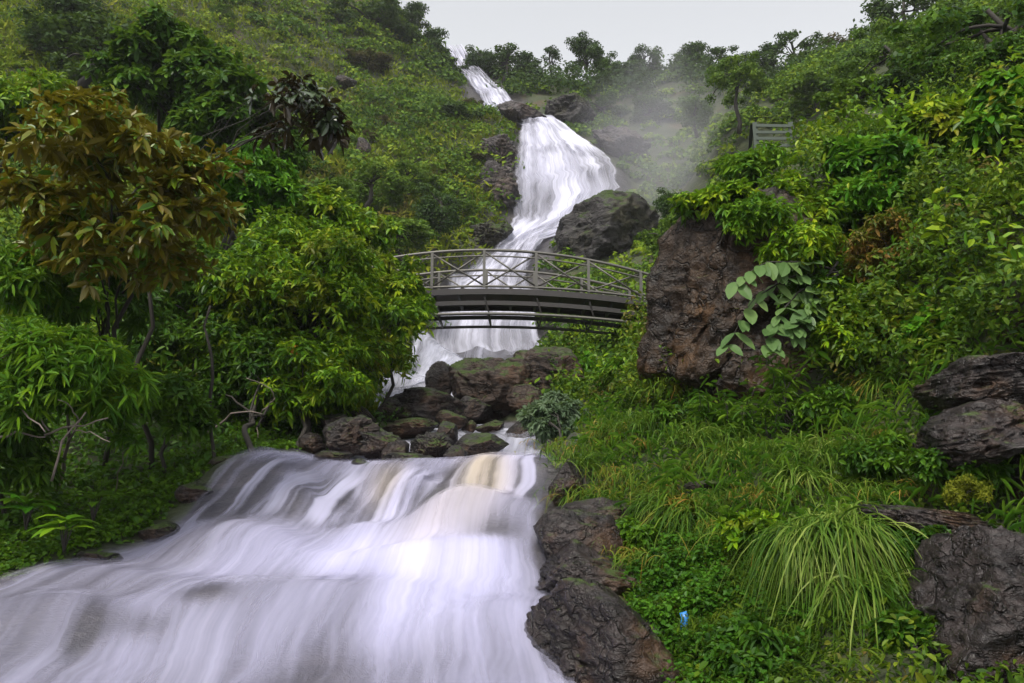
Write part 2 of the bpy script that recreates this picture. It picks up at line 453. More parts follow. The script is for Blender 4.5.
def water_sheet(i0, i1, nu, nv, lift, seed, layers, spots=(), tans=(), usc=8.0, base=.5, bulge=.0, var=.5, curtain=None, rounding=1):
    """a sheet of falling water draped over its bed between two river stations; several thin sheets one above the other"""
    st = list(range(i0, i1 + 1))
    Yk = rY[st]
    cum = np.concatenate(([0], np.cumsum([np.linalg.norm((at(*RIVER[k][0], rY[k]) + at(*RIVER[k][1], rY[k])) / 2 - (at(*RIVER[k + 1][0], rY[k + 1]) + at(*RIVER[k + 1][1], rY[k + 1])) / 2) for k in st[:-1]])))
    tt = np.linspace(0, cum[-1], nv)
    Yt = np.interp(tt, cum, Yk)
    for _ in range(2):
        Yt[1:-1] = (Yt[:-2] + 2 * Yt[1:-1] + Yt[2:]) / 4
    u = np.linspace(0, 1, nu)
    Vs, Fs, UV, foam, tan, edge = [], [], [], [], [], []
    off = 0
    for L in range(layers):
        l, r = river_edges(Yt)
        wob = fbm(np.stack([tt * 1.1, np.full(nv, L * 7.0), np.full(nv, seed)], -1), seed) * .06 * (r - l)
        X = (l + wob * .5 - .02 * (r - l))[:, None] + (r - l)[:, None] * 1.04 * u[None]
        Y = np.repeat(Yt[:, None], nu, 1)
        Z = height(X, Y)
        # the water rounds off the bed it runs over
        for _ in range(rounding):
            Z[1:-1] = np.maximum(Z[1:-1], (Z[:-2] + Z[1:-1] * 2 + Z[2:]) / 4)
            Z[:, 1:-1] = (Z[:, :-2] + Z[:, 1:-1] * 2 + Z[:, 2:]) / 4
        Z = Z + lift * (1 + L * .9)
        pu = np.stack([np.repeat(u[None] * usc, nv, 0).ravel(), np.repeat(tt[:, None], nu, 1).ravel() * .22, np.full(nu * nv, L * 3.3)], -1)
        rib = fbm(pu, seed + 5, 3).reshape(nv, nu)
        Z = Z + rib * lift * .8
        fo = base + var * fbm(pu * np.array((.55, .8, 1)), seed + 31 + L * 0, 3)
        if curtain is not None:   # separate strands where the water drops over the lip
            y0, y1, amt = curtain
            wgt = sstep(y0, y0 + .35, Y.ravel()) * sstep(y1 + .3, y1 - .2, Y.ravel())
            fo = fo + amt * wgt * (fbm(np.stack([pu[:, 0] * 2.6, pu[:, 1] * .25, pu[:, 2]], -1), seed + 55, 3) * 1.5 - .12)
        for (cx, cy, rx, ry, d) in spots:
            fo = fo + d * np.exp(-((X.ravel() - cx) / rx) ** 2 - ((Y.ravel() - cy) / ry) ** 2)
        ta = np.zeros(nu * nv)
        for (cx, cy, rx, ry, d) in tans:
            ta = ta + d * np.exp(-((X.ravel() - cx) / rx) ** 2 - ((Y.ravel() - cy) / ry) ** 2)
        e = np.minimum(u, 1 - u) * 2
        eg = np.repeat((sstep(0, .22, e))[None], nv, 0) + .25 * fbm(np.stack([np.repeat(u[None] * usc * 2, nv, 0).ravel(), np.repeat(tt[:, None], nu, 1).ravel() * 1.5, np.full(nu * nv, L * 5.)], -1), seed + 77, 3).reshape(nv, nu) * sstep(.5, 0, e)[None]
        Vs.append(np.stack([X, Y - lift * L * .3, Z], -1).reshape(-1, 3))
        idx = np.arange(nu * nv).reshape(nv, nu) + off
        Fs.append(np.stack([idx[:-1, :-1], idx[1:, :-1], idx[1:, 1:], idx[:-1, 1:]], -1).reshape(-1, 4))
        off += nu * nv
        UV.append(np.stack([np.repeat(u[None] * usc + L * 13.7, nv, 0), np.repeat(tt[:, None], nu, 1)], -1).reshape(-1, 2))
        foam.append(fo - .10 * L); tan.append(np.clip(ta, 0, 1)); edge.append(eg.ravel())
    return np.concatenate(Vs), np.concatenate(Fs), np.concatenate(UV), np.concatenate(foam), np.concatenate(tan), np.concatenate(edge)
def spot(px, py, rx, ry, d):
    q = hit(px, py); return (q[0], q[1], rx, ry, d)
def make_water(name, mat, *a, **k):
    V, F, UV, fo, ta, ed = water_sheet(*a, **k)
    return kind(link(name, mesh_np(name, V, F, True, {'foam': fo, 'tannin': ta, 'edge': ed}, UV), mat), 'structure')
WM_far = water_mat('falling_water_far', (.78, .78, .92), (.7, .66, .55), .58, 1.5, .04, .42, .25)
WM_mid = water_mat('stream_water', (.72, .73, .85), (.7, .66, .55), .5, 1.4, .35, .4)
WM_near = water_mat('silky_water', (.71, .70, .92), (.66, .53, .25), .54, 1.1, .12, .40, .07)
make_water('waterfall', WM_far, 0, 13, 60, 420, .55, 11, 2, usc=7.0, base=.5, var=.65)
make_water('stream', WM_mid, 13, 18, 60, 200, .10, 21, 2, usc=6.0, base=.5, var=.7)
make_water('cascade', WM_near, 17, 25, 240, 330, .035, 33, 3, usc=9.0, base=.44, var=.42, curtain=(12.1, 13.3, .75), rounding=5,
           spots=[spot(85, 636, .16, .28, -.5), spot(140, 630, .3, .2, -.25), spot(205, 596, .3, .15, -.4), spot(330, 585, .4, .12, -.25), spot(230, 510, .5, .3, -.4), spot(300, 505, .25, .3, -.2), spot(490, 535, .4, .25, -.5),
                  spot(560, 590, .25, .8, -.35), spot(260, 640, 1.4, 1.0, .08), spot(170, 575, 1.0, .4, .15), spot(330, 560, 1.2, .7, .34), spot(430, 555, 1.0, 1.0, .45), spot(390, 620, .9, .8, .15), spot(400, 690, 2.2, .7, -.16), spot(250, 480, .8, .4, -.18), spot(420, 505, .25, .3, -.3), spot(345, 500, .2, .3, -.3), spot(370, 500, .5, .3, .25), spot(480, 485, .5, .5, -.08)],
           tans=[spot(482, 480, .42, .8, 1.3), spot(440, 520, .7, .5, .5), spot(385, 488, .3, .5, .8)])
# ------------------------------------------------------------------ rocks
def ico(sub):
    import bmesh
    bm = bmesh.new(); bmesh.ops.create_icosphere(bm, subdivisions=sub, radius=1)
    V = np.array([v.co[:] for v in bm.verts]); F = np.array([[v.index for v in f.verts] for f in bm.faces]); bm.free()
    return V, F
ICO = {s: ico(s) for s in (4, 5, 6)}
def rock_mesh(name, size, seed, facets=13, rough=.10, shear=(0, 0), sub=6, layered=0.0, sharp=1.0, rot=(0, 0, 0)):
    V, F = ICO[sub]
    r0 = np.random.default_rng(seed)
    n = r0.normal(size=(facets, 3)); n /= np.linalg.norm(n, axis=1, keepdims=True)
    h = r0.uniform(.62, .98, facets)
    d = V @ n.T
    r = np.where(d > 1e-3, h / np.maximum(d, 1e-3), 9).min(1)
    r = sharp * np.minimum(r, 1.15) + (1 - sharp)
    P = V * r[:, None]
    q = P * 1.5 + seed * 3.7
    P = P + V * (fbm(q, seed, 6, .55) * rough * .95 + (ridged(q * 2.4, seed + 3, 5) - .3) * rough * .75 - np.maximum(0, ridged(q * 1.3, seed + 9, 2) - .72) * rough * 3)[:, None]
    if layered:
        zz_ = P[:, 2] * 7 + fbm(P * 1.3, seed + 8, 3) * 2.2 + P[:, 0] * 1.2
        fr = zz_ - np.floor(zz_)
        P[:, :2] *= (1 - layered * sstep(.55, .95, fr))[:, None]
    P = P / (np.abs(P).max(0)) * np.array(size)
    P[:, 0] += shear[0] * P[:, 2]; P[:, 1] += shear[1] * P[:, 2]
    P = P @ np.array(Euler([R(a) for a in rot]).to_matrix()).T
    return mesh_np(name, P, F, True)
RM_dark = rock_mat('dark_wet_rock', (.007, .006, .006), (.030, .025, .025), (.055, .032, .022), moss=.16, wet=.32, scale=1.1)
RM_cliff = rock_mat('brown_cliff_rock', (.006, .0035, .002), (.032, .018, .009), (.08, .038, .011), moss=.14, wet=.40, scale=.8, strata=1.3)
RM_violet = rock_mat('violet_grey_rock', (.006, .005, .005), (.030, .023, .022), (.055, .030, .017), moss=.05, wet=.30, scale=1.1, strata=2.2)
RM_brown = rock_mat('pinkish_brown_rock', (.010, .007, .006), (.050, .032, .024), (.085, .046, .026), moss=.22, wet=.45, scale=1.0)
RM_far = rock_mat('grey_far_rock', (.012, .011, .011), (.045, .040, .040), (.05, .045, .02), moss=.3, wet=.45, scale=.3)
RM_farp = rock_mat('bare_far_rock', (.02, .017, .018), (.085, .072, .074), (.085, .06, .05), moss=.15, wet=.45, scale=.3)
def rock_at(name, label, cat, px, py, Y, w, h, dep, seed, mat, **k):
    """w, h: its size as surveyed, in survey pixels at that distance; dep: depth in metres"""
    s = Y / FPX
    me = rock_mesh(name, (w * s / 2, dep / 2, h * s / 2), seed, **k)
    o = link(name, me, mat, loc=at(px, py, Y))
    return tag(o, label, cat)
rock_at('cliff_rock', 'huge brown overhanging rock beside the right end of the bridge', 'rock', 720, 312, 14.8, 200, 244, 3.4, 58, RM_cliff, facets=11, rough=.13, shear=(.26, -.08), layered=.03)['label'] = 'huge brown overhanging rock that hides the far end of the footbridge'
rock_at('cliff_rock', 'dark recessed rock face in the shade behind the lance-leaved plants', 'rock', 775, 372, 13.9, 150, 110, 1.6, 43, RM_cliff, facets=11, rough=.13)
rock_at('boulder', 'brown mossy boulder with pinkish base below the bridge', 'boulder', 498, 392, 21.5, 105, 92, 2.4, 3, RM_brown, rough=.15, rot=(0, 8, 30))
rock_at('boulder', 'mossy brown boulder beside the grey-green shrub under the bridge', 'boulder', 556, 388, 21.8, 112, 84, 2.6, 12, RM_brown, rough=.15, rot=(10, 12, 0))
rock_at('boulder', 'thin upright rock spike at the foot of the fall under the bridge', 'boulder', 440, 388, 22.3, 34, 56, .9, 5, RM_dark, rough=.12)
rock_at('boulder', 'dark wedge rock leaning on the mossy boulders at the fall foot', 'boulder', 466, 378, 23, 40, 44, 1.0, 8, RM_dark, rough=.14, rot=(0, 20, 0))
rock_at('boulder', 'grey flat-topped boulder splitting the stream below the bridge', 'boulder', 424, 410, 19.6, 86, 44, 2.0, 15, RM_dark, rough=.10, rot=(0, 5, 10))
rock_at('boulder', 'flat reddish brown slab between dark rocks in the stream', 'boulder', 413, 429, 17.4, 66, 22, 1.2, 21, RM_brown, rough=.08, rot=(0, -3, 0))
rock_at('boulder', 'long pale slab sloping down from the bush to the stream', 'boulder', 352, 414, 18.0, 62, 24, 1.2, 23, RM_violet, rough=.08, rot=(0, 28, 0), layered=.05)
rock_at('boulder', 'large dark angular rock on the cascade lip under the bush', 'boulder', 350, 441, 15.3, 70, 50, 1.2, 27, RM_dark, rough=.16, rot=(0, -24, 10), facets=11)
rock_at('boulder', 'dark cracked rock on the cascade lip beside the brown slab', 'boulder', 385, 446, 15.1, 54, 42, 1.0, 30, RM_dark, rough=.18, rot=(0, 22, 0), facets=10)
rock_at('boulder', 'low pale-edged rock at the waterline under the overhanging bush', 'boulder', 335, 458, 14.2, 44, 18, .8, 33, RM_violet, rough=.12)
rock_at('boulder', 'jagged dark rock with tilted layers in the middle of the cascade lip', 'boulder', 432, 449, 15.2, 46, 44, .9, 35, RM_dark, rough=.2, rot=(0, 38, 0), facets=9, layered=.08)
rock_at('boulder', 'low dark rock at the waterline in front of the tilted rock', 'boulder', 412, 462, 14.3, 70, 18, .9, 37, RM_dark, rough=.14, rot=(0, 4, 0))
rock_at('boulder', 'small rounded brown stone above the side cascade', 'boulder', 469, 427, 18.7, 16, 15, .4, 39, RM_brown)
rock_at('boulder', 'brown stone resting at the head of the side cascade', 'boulder', 492, 428, 18.6, 34, 17, .6, 42, RM_brown, rough=.1)
rock_at('boulder', 'dark slanting rock between stream and grey-green shrub', 'boulder', 522, 432, 18.2, 44, 26, .8, 44, RM_dark, rot=(0, -30, 0))
rock_at('boulder', 'rounded wet rock washed over by the side cascade', 'boulder', 478, 447, 16.4, 62, 30, .9, 46, RM_dark, rough=.06)
rock_at('boulder', 'small wet rock at the near edge of the cascade lip beside green bank', 'boulder', 548, 452, 15.2, 24, 26, .7, 47, RM_dark, rough=.1)
rock_at('boulder', 'angular black rock wedged between the large dark rock and the long pale slab', 'boulder', 338, 428, 16.2, 44, 30, 0.8, 201, RM_dark, facets=8, rough=.12, sub=5, rot=(0, 30, 15))
rock_at('boulder', 'split dark rock with a pale top edge under the reddish slab', 'boulder', 398, 452, 14.7, 36, 30, 0.6, 202, RM_violet, facets=8, rough=.12, sub=5, rot=(0, -35, 15))
rock_at('boulder', 'steep dark rock fin in front of the flat-topped boulder', 'boulder', 446, 434, 16.8, 28, 34, 0.6, 203, RM_dark, facets=8, rough=.12, sub=5, rot=(0, 40, 15))
rock_at('boulder', 'squat brown rock between stream channels below the flat-topped boulder', 'boulder', 452, 420, 18.5, 34, 20, 0.6, 204, RM_brown, facets=8, rough=.12, sub=5, rot=(0, 10, 15))
rock_at('boulder', 'small black rock at the lip between two strands of the cascade', 'boulder', 366, 466, 13.9, 30, 15, 0.4, 205, RM_dark, facets=8, rough=.12, sub=5, rot=(0, 12, 15))
rock_at('boulder', 'pointed dark rock just above the lip beside the tilted layered rock', 'boulder', 456, 456, 14.7, 26, 26, 0.5, 206, RM_dark, facets=8, rough=.12, sub=5, rot=(0, -30, 15))
rock_at('boulder', 'rough dark rock against the foot of the pinkish mossy boulder', 'boulder', 470, 410, 20.3, 54, 30, 0.9, 207, RM_dark, facets=8, rough=.12, sub=5, rot=(0, -18, 15))
rock_at('boulder', 'grey angular rock at the water corner under the yellow-tinged bush', 'boulder', 312, 446, 15.6, 30, 26, 0.6, 208, RM_violet, facets=8, rough=.12, sub=5, rot=(0, 20, 15))
rock_at('boulder', 'brown rock piece between the two mossy boulders under the bridge', 'boulder', 527, 404, 20.6, 46, 40, 0.9, 209, RM_brown, facets=8, rough=.12, sub=5, rot=(0, 25, 15))
rock_at('boulder', 'dark block behind the reddish slab beside the stream channel', 'boulder', 388, 412, 19.2, 40, 28, 0.8, 210, RM_dark, facets=8, rough=.12, sub=5, rot=(0, -12, 15))
rock_at('rock_ledge', 'wet bedrock slab joining the layered ledge to the shelf below it', 'rock ledge', 580, 556, 11.0, 104, 96, 1.5, 211, RM_violet, rough=.08, facets=10, rot=(0, 18, 0))
rock_at('rock_ledge', 'narrow wet bedrock rib at the corner where the cascade starts to drop', 'rock ledge', 570, 488, 12.6, 44, 60, .9, 212, RM_violet, rough=.1, facets=10)
rock_at('boulder', 'low dark rock on the leafy water edge where the cascade first drops', 'boulder', 196, 492, 12.9, 40, 26, 0.6, 221, RM_dark, facets=9, sub=5)
rock_at('boulder', 'mossy rock on the bank edge above the broad bend of the cascade', 'boulder', 158, 532, 12.1, 46, 24, 0.6, 222, RM_dark, facets=9, sub=5)
rock_at('boulder', 'flat wet rock where the cascade swings out past the hanging herb', 'boulder', 92, 560, 11.2, 56, 18, 0.6, 223, RM_dark, facets=9, sub=5)
rock_at('boulder', 'small dark stone at the bank edge nearest the low herbs', 'boulder', 22, 580, 10.3, 44, 18, 0.5, 224, RM_dark, facets=9, sub=5)
rock_at('boulder', 'rounded wet rock at the corner where the bank meets the lip', 'boulder', 222, 462, 13.7, 30, 16, 0.5, 225, RM_dark, facets=9, sub=5)
rock_at('rock_outcrop', 'big dark outcrop at the foot of the tall fall behind the bridge', 'rock outcrop', 603, 240, 60, 128, 92, 9, 51, RM_far, rough=.16, sub=6, rot=(0, -8, 0), facets=10)
rock_at('rock_outcrop', 'rounded grey outcrop where the fall bends between its two upper steps', 'rock outcrop', 522, 116, 82, 58, 28, 5, 53, RM_farp, rough=.12, rot=(0, 14, 0))
rock_at('rock_outcrop', 'grey cliff step along the upper edge of the tall fall', 'rock outcrop', 500, 156, 73, 50, 74, 6, 55, RM_farp, rough=.18, layered=.08)
rock_at('rock_outcrop', 'bare cliff patch beside the middle of the tall fall', 'rock outcrop', 494, 200, 69, 56, 76, 6, 57, RM_farp, rough=.18, layered=.08)
rock_at('rock_outcrop', 'low cliff foot beside the base of the tall fall, above the bridge', 'rock outcrop', 490, 240, 62.5, 56, 50, 6, 59, RM_far, rough=.16)
rock_at('rock_outcrop', 'pinkish bare rock face across the fall from the grassy slope', 'rock outcrop', 620, 146, 78, 80, 40, 7, 61, RM_farp, rough=.2, rot=(0, 20, 0))
rock_at('rock_outcrop', 'dark shadowed outcrop just beyond the lip of the tall fall', 'rock outcrop', 572, 116, 86, 60, 50, 8, 63, RM_far, rough=.2)
rock_at('boulder', 'lone pinkish boulder on the grassy hillside', 'boulder', 362, 150, 60.5, 20, 24, 1.6, 65, RM_farp, rough=.16)
rock_at('rock_outcrop', 'bare rock patch high on the grassy hillside above the pinkish boulder', 'rock outcrop', 345, 82, 77, 26, 14, 2.0, 67, RM_farp, rough=.16)
rock_at('rock_ledge', 'broad violet-grey ledge jutting out under the creepers', 'rock ledge', 990, 384, 9.7, 150, 58, 2.4, 71, RM_violet, rough=.12, layered=.015, facets=11, rot=(0, -6, 0))
rock_at('rock_ledge', 'long violet-grey sloping slab below the broad ledge', 'rock ledge', 985, 434, 9.2, 180, 70, 2.2, 73, RM_violet, rough=.12, layered=.015, facets=11, rot=(0, -18, 0))
rock_at('rock_ledge', 'upright grey rock above the broad ledge at the creeper edge', 'rock ledge', 1018, 320, 10.6, 56, 86, 1.6, 75, RM_violet, rough=.12)
rock_at('rock_ledge', 'low wet ledge above the big drooping grass tuft', 'rock ledge', 910, 522, 8.7, 140, 44, 1.5, 77, RM_violet, rough=.12, layered=.05, rot=(0, 10, 0))
rock_at('rock_ledge', 'massive dark wet rock below the yellow moss', 'rock ledge', 1000, 628, 7.1, 240, 220, 2.0, 79, RM_violet, rough=.15, facets=11, sub=6, rot=(0, -14, 0), layered=.02)
rock_at('rock_ledge', 'upright violet rock beside the yellow moss cushion', 'rock ledge', 1030, 480, 8.8, 56, 120, 1.3, 81, RM_violet, rough=.1)
rock_at('rock_ledge', 'layered dark ledge edging the cascade under the mossy grass', 'rock ledge', 598, 530, 11.8, 150, 62, 1.7, 83, RM_violet, rough=.10, layered=.04, rot=(0, -8, 0))
rock_at('rock_ledge', 'layered dark rock shelf halfway down the cascade edge', 'rock ledge', 592, 588, 10.3, 150, 90, 1.9, 85, RM_violet, rough=.10, layered=.04, rot=(0, 6, 0))
rock_at('rock_ledge', 'wet sloping rock shelf at the bottom of the cascade edge', 'rock ledge', 618, 664, 8.5, 190, 150, 2.2, 87, RM_violet, rough=.10, layered=.012, rot=(0, 16, 0), sub=6)
rock_at('boulder', 'small flat grey stone showing among the grass tufts', 'boulder', 704, 486, 11.3, 40, 12, .5, 89, RM_violet, rough=.08)

# ------------------------------------------------------------------ footbridge
BR = empty('footbridge', at(484, 297, 24.0))
BM_ = plain('bridge_weathered_steel', (.095, .09, .08), .45, .35, .35, 5)
BMd = plain('bridge_dark_steel', (.032, .028, .027), .5, .3, .4, 4)
BMw = plain('bridge_deck_boards', (.10, .075, .06), .7, 0, .4, 5)
tag(BR, 'arched grey steel footbridge with cross-braced railings spanning the stream', 'bridge')
HALF, WID = 6.4, 2.4
xs = np.linspace(-HALF, HALF, 49)
def zdeck(x): return .30 - .015 * x ** 2
def ztop(x): return zdeck(x) + 1.20 - .015 * x ** 2
def zlow(x): return zdeck(x) - .80 + .002 * x ** 2
def arc(f, y, a=-HALF, b=HALF, n=49, dz=0.0):
    x = np.linspace(a, b, n); return np.stack([x, np.full(n, y), f(x) + dz], -1)
m = MB(); m.sweep(arc(zdeck, WID / 2, dz=-.06), WID - .12, .05); m.build('deck', BMw, BR, False)
posts = np.arange(-3, 4) * 1.62
for y, nm in ((0, 'near'), (WID, 'far')):
    m = MB(); m.sweep(arc(zdeck, y, dz=-.13), .10, .18); m.build('girder', BMd, BR, False)
    m = MB(); m.sweep(arc(zdeck, y + (.08 if y == 0 else -.08), dz=-.47), .08, .13); m.build('arch_beam', BMd, BR, False)
    m = MB(); m.tube(arc(zlow, y + (.12 if y == 0 else -.12)), .05); m.build('lower_chord', BM_, BR)
    m = MB(); m.tube(arc(ztop, y), .048); m.build('top_rail', BM_, BR)
    m = MB(); m.tube(arc(ztop, y, dz=-.19), .026); m.build('handrail', BM_, BR)
    m = MB(); m.tube(arc(zdeck, y, dz=.04), .04); m.build('bottom_rail', BM_, BR)
    for x in posts:
        m = MB(); m.sweep([(x, y, zdeck(x)), (x, y, ztop(x))], .085, .085); m.build('post', BM_, BR, False)
        m = MB(); m.sweep([(x + .02, y, zdeck(x) - .3), (x + .16, y + (.12 if y == 0 else -.12), zlow(x))], .05, .05); m.build('hanger', BMd, BR, False)
    for x0, x1 in zip(posts[:-1], posts[1:]):
        for a, b in (((x0, zdeck(x0) + .06), (x1, ztop(x1) - .05)), ((x0, ztop(x0) - .05), (x1, zdeck(x1) + .06))):
            dy = .018 if a[1] < b[1] else -.018
            m = MB(); m.tube([(a[0], y + dy, a[1]), (b[0], y + dy, b[1])], .028, 6); m.build('brace', BM_, BR)
for x in np.arange(-7, 8) * .81:
    m = MB(); m.sweep([(x, .06, zdeck(x) - .15), (x, WID - .06, zdeck(x) - .15)], .08, .12, side=(1, 0, 0)); m.build('cross_beam', BMd, BR, False)
for x in posts:
    m = MB(); m.tube([(x + .16, .12, zlow(x)), (x + .16, WID - .12, zlow(x))], .03, 6); m.build('lower_tie', BM_, BR)
for sx in (-1, 1):
    m = MB(); m.sweep([(sx * 6.7, WID / 2, zdeck(6.1) - .28), (sx * 6.7, WID / 2, -3.4)], WID + .5, .9); m.build('abutment', RM_dark, BR, False)

# ------------------------------------------------------------------ lookout railing on the bank
LK = empty('lookout_railing', at(776, 152, 19.0), R(-12))
tag(LK, 'weathered green-grey wooden lookout railing half sunk in the bushes', 'railing')
LM = plain('grey_green_timber', (.05, .066, .05), .75, 0, .4, 4); LMd = plain('dark_timber', (.025, .03, .024), .8, 0, .4, 4)
s19 = 19 / FPX
def lk(px, py, dy=0.0): return np.array(((px - 776) * s19, dy, (152 - py) * s19 * 1.02))
for a, b in (((756, 118), (757, 162)), ((792, 121), (795, 152))):
    m = MB(); m.sweep([lk(*a), lk(*b)], .09, .12, side=(0, 1, 0)); m.build('post', LM, LK, False)
m = MB(); m.sweep([lk(753, 119, .05), lk(750, 170, 1.2)], .08, .09, side=(0, 1, 0)); m.build('strut', LMd, LK, False)
for y0, y1 in ((122, 126), (129.5, 133), (136.5, 140), (144, 147.5)):
    m = MB(); m.sweep([lk(757, y0, -.06), lk(794, y1, -.06)], .03, .075, side=(0, 1, 0)); m.build('rail', LM, LK, False)
for y0, y1 in ((137, 138), (146.5, 147)):
    m = MB(); m.sweep([lk(795.5, y0, -.02), lk(820, y1, .9)], .03, .06, side=(0, 1, 0)); m.build('rail', LMd, LK, False)
m = MB(); m.sweep([lk(812, 134, .62), lk(812, 158, .62)], .07, .07, side=(0, 1, 0)); m.build('post', LMd, LK, False)

# ------------------------------------------------------------------ scrap of blue plastic on the bank
q = hit(683, 624)
m = MB()
pp = at(683, 612, q[1] - .12)
m.sweep([pp + np.array(v) for v in ((0, 0, 0), (.012, -.03, -.06), (-.004, -.02, -.13), (.014, -.05, -.20), (.004, -.03, -.25))], .02, .075, side=(.25, .97, 0))
tag(m.build('plastic_strip', plain('blue_plastic', (.02, .16, .42), .4, 0, .25, 20), None, True), 'small bright blue plastic strip caught in the leafy bank', 'plastic strip')
# ------------------------------------------------------------------ leaves
def unit(v): return v / (np.linalg.norm(v, axis=-1, keepdims=True) + 1e-9)
def leaf_verts(P, D, N, L, W, droop=.25, fold=.15, wide=.45):
    """folded, drooping leaf blades: six points and two quads each"""
    D = unit(D); S = unit(np.cross(D, N)); N = np.cross(S, D)
    L = np.broadcast_to(L, (len(P),))[:, None]; W = np.broadcast_to(W, (len(P),))[:, None]
    up = np.array((0, 0, 1.0))
    def pt(t, s): return P + D * L * t - up * L * droop * t * t + S * W * .5 * s + N * W * fold * abs(s)
    V = np.stack([pt(0, 0), pt(wide * .6, .85), pt(wide * 1.5, .9), pt(1, 0), pt(wide * 1.5, -.9), pt(wide * .6, -.85)], 1).reshape(-1, 3)
    b = np.arange(len(P))[:, None] * 6
    F = np.concatenate([b + np.array((0, 1, 2, 3)), b + np.array((0, 3, 4, 5))])
    return V, F
def leaf_fine(P, D, N, L, W, droop=.25, fold=.12, wide=.45):
    D = unit(D); S = unit(np.cross(D, N)); N = np.cross(S, D)
    L = np.broadcast_to(L, (len(P),))[:, None]; W = np.broadcast_to(W, (len(P),))[:, None]
    up = np.array((0, 0, 1.0))
    def pt(t, s): return P + D * L * t - up * L * droop * t * t + S * W * .5 * s + N * W * fold * abs(s)
    V = np.stack([pt(0, 0), pt(.36, 0), pt(.68, 0), pt(1, 0), pt(.12, .5), pt(.36, .95), pt(.66, .98), pt(.88, .52), pt(.12, -.5), pt(.36, -.95), pt(.66, -.98), pt(.88, -.52)], 1).reshape(-1, 3)
    b = np.arange(len(P))[:, None] * 12
    F = np.concatenate([b + np.array(q) for q in ((0, 4, 5, 1), (1, 5, 6, 2), (2, 6, 7, 3), (0, 1, 9, 8), (1, 2, 10, 9), (2, 3, 11, 10))])
    return V, F
def quad_verts(P, D, N, L, W):
    D = unit(D); S = unit(np.cross(D, N))
    L = np.broadcast_to(L, (len(P),))[:, None]; W = np.broadcast_to(W, (len(P),))[:, None]
    V = np.stack([P - D * L * .5, P + S * W * .5 + D * L * .05, P + D * L * .5, P - S * W * .5 - D * L * .05], 1).reshape(-1, 3)
    F = np.arange(len(P))[:, None] * 4 + np.arange(4)
    return V, F
def rnd_dir(n, r0=None):
    r0 = r0 or rng
    return unit(r0.normal(size=(n, 3)))
def join(parts):
    V, F, n = [], [], 0
    for v, f in parts:
        V.append(v); F.append(f + n); n += len(v)
    return np.concatenate(V), np.concatenate(F)

def rosettes(T, A, k, L, W, droop, r0, spread=1.0, jit=.3, fold=.15, wide=.45, fn=None):
    """k leaves round each twig tip T with axis A"""
    n = len(T)
    T = np.repeat(T, k, 0); A = unit(np.repeat(A, k, 0))
    ref = np.where(np.abs(A[:, 2:3]) > .9, np.array((1.0, 0, 0)), np.array((0, 0, 1.0)))
    u = unit(np.cross(A, ref)); w = np.cross(A, u)
    ang = (np.tile(np.arange(k), n) * 2.4 + np.repeat(r0.uniform(0, 6.3, n), k) + r0.normal(0, jit, n * k))[:, None]
    D = unit(A * r0.uniform(.05, .75, (n * k, 1)) + spread * (np.cos(ang) * u + np.sin(ang) * w))
    N = unit(A + np.array((0, 0, .8)) + r0.normal(0, .25, (n * k, 3)))
    s = r0.uniform(.45, 1.15, n * k)
    return (fn or (leaf_fine if L > .23 else leaf_verts))(T + D * L * .06, D, N, L * s, W * s, droop, fold, wide)

def crown_tips(centers, radii, n, r0, flat=.8, shell=.35):
    """twig tips spread through clumps, denser towards the outside; returns tips and outward axes"""
    wgt = radii ** 2; k = r0.choice(len(centers), n, p=wgt / wgt.sum())
    d = rnd_dir(n, r0); d[:, 2] = np.where(r0.random(n) < .55, np.abs(d[:, 2]), d[:, 2])
    rr = r0.uniform(0, 1, n) ** shell
    P = centers[k] + d * (radii[k] * rr)[:, None] * np.array((1, 1, flat))
    return P, unit(d + np.array((0, 0, .35)))
def clumps(rx, ry, rz, n, r0, size=(.28, .5), gap=.0, low=-.6):
    """clump centres in an uneven ellipsoid crown centred on the origin"""
    out = []
    while len(out) < n:
        d = rnd_dir(1, r0)[0]
        if d[2] < low: continue
        out.append(d * r0.uniform(.35, 1.0) ** .6 * np.array((rx, ry, rz)) * r0.uniform(.7, 1.02))
    c = np.array(out)
    rad = r0.uniform(*size, n) * (rx + ry + rz) / 3
    return c, rad
def limb(m, a, b, r0_, r1_, r0, k=7, sag=.12, n=7):
    a = np.asarray(a, float); b = np.asarray(b, float)
    t = np.linspace(0, 1, n)[:, None]
    L = np.linalg.norm(b - a)
    off = np.cumsum(r0.normal(0, .035 * L, (n, 3)), 0); off -= t * off[-1]
    p = a + (b - a) * t + off
    p[:, 2] += (np.sin(t * math.pi) * sag * L)[:, 0]
    m.tube(p, np.linspace(r0_, r1_, n), k)
    return p
BARK = plain('bark', (.022, .018, .014), .85, 0, .5, 8)
BARK_pale = plain('pale_bark', (.15, .12, .10), .8, 0, .4, 10)

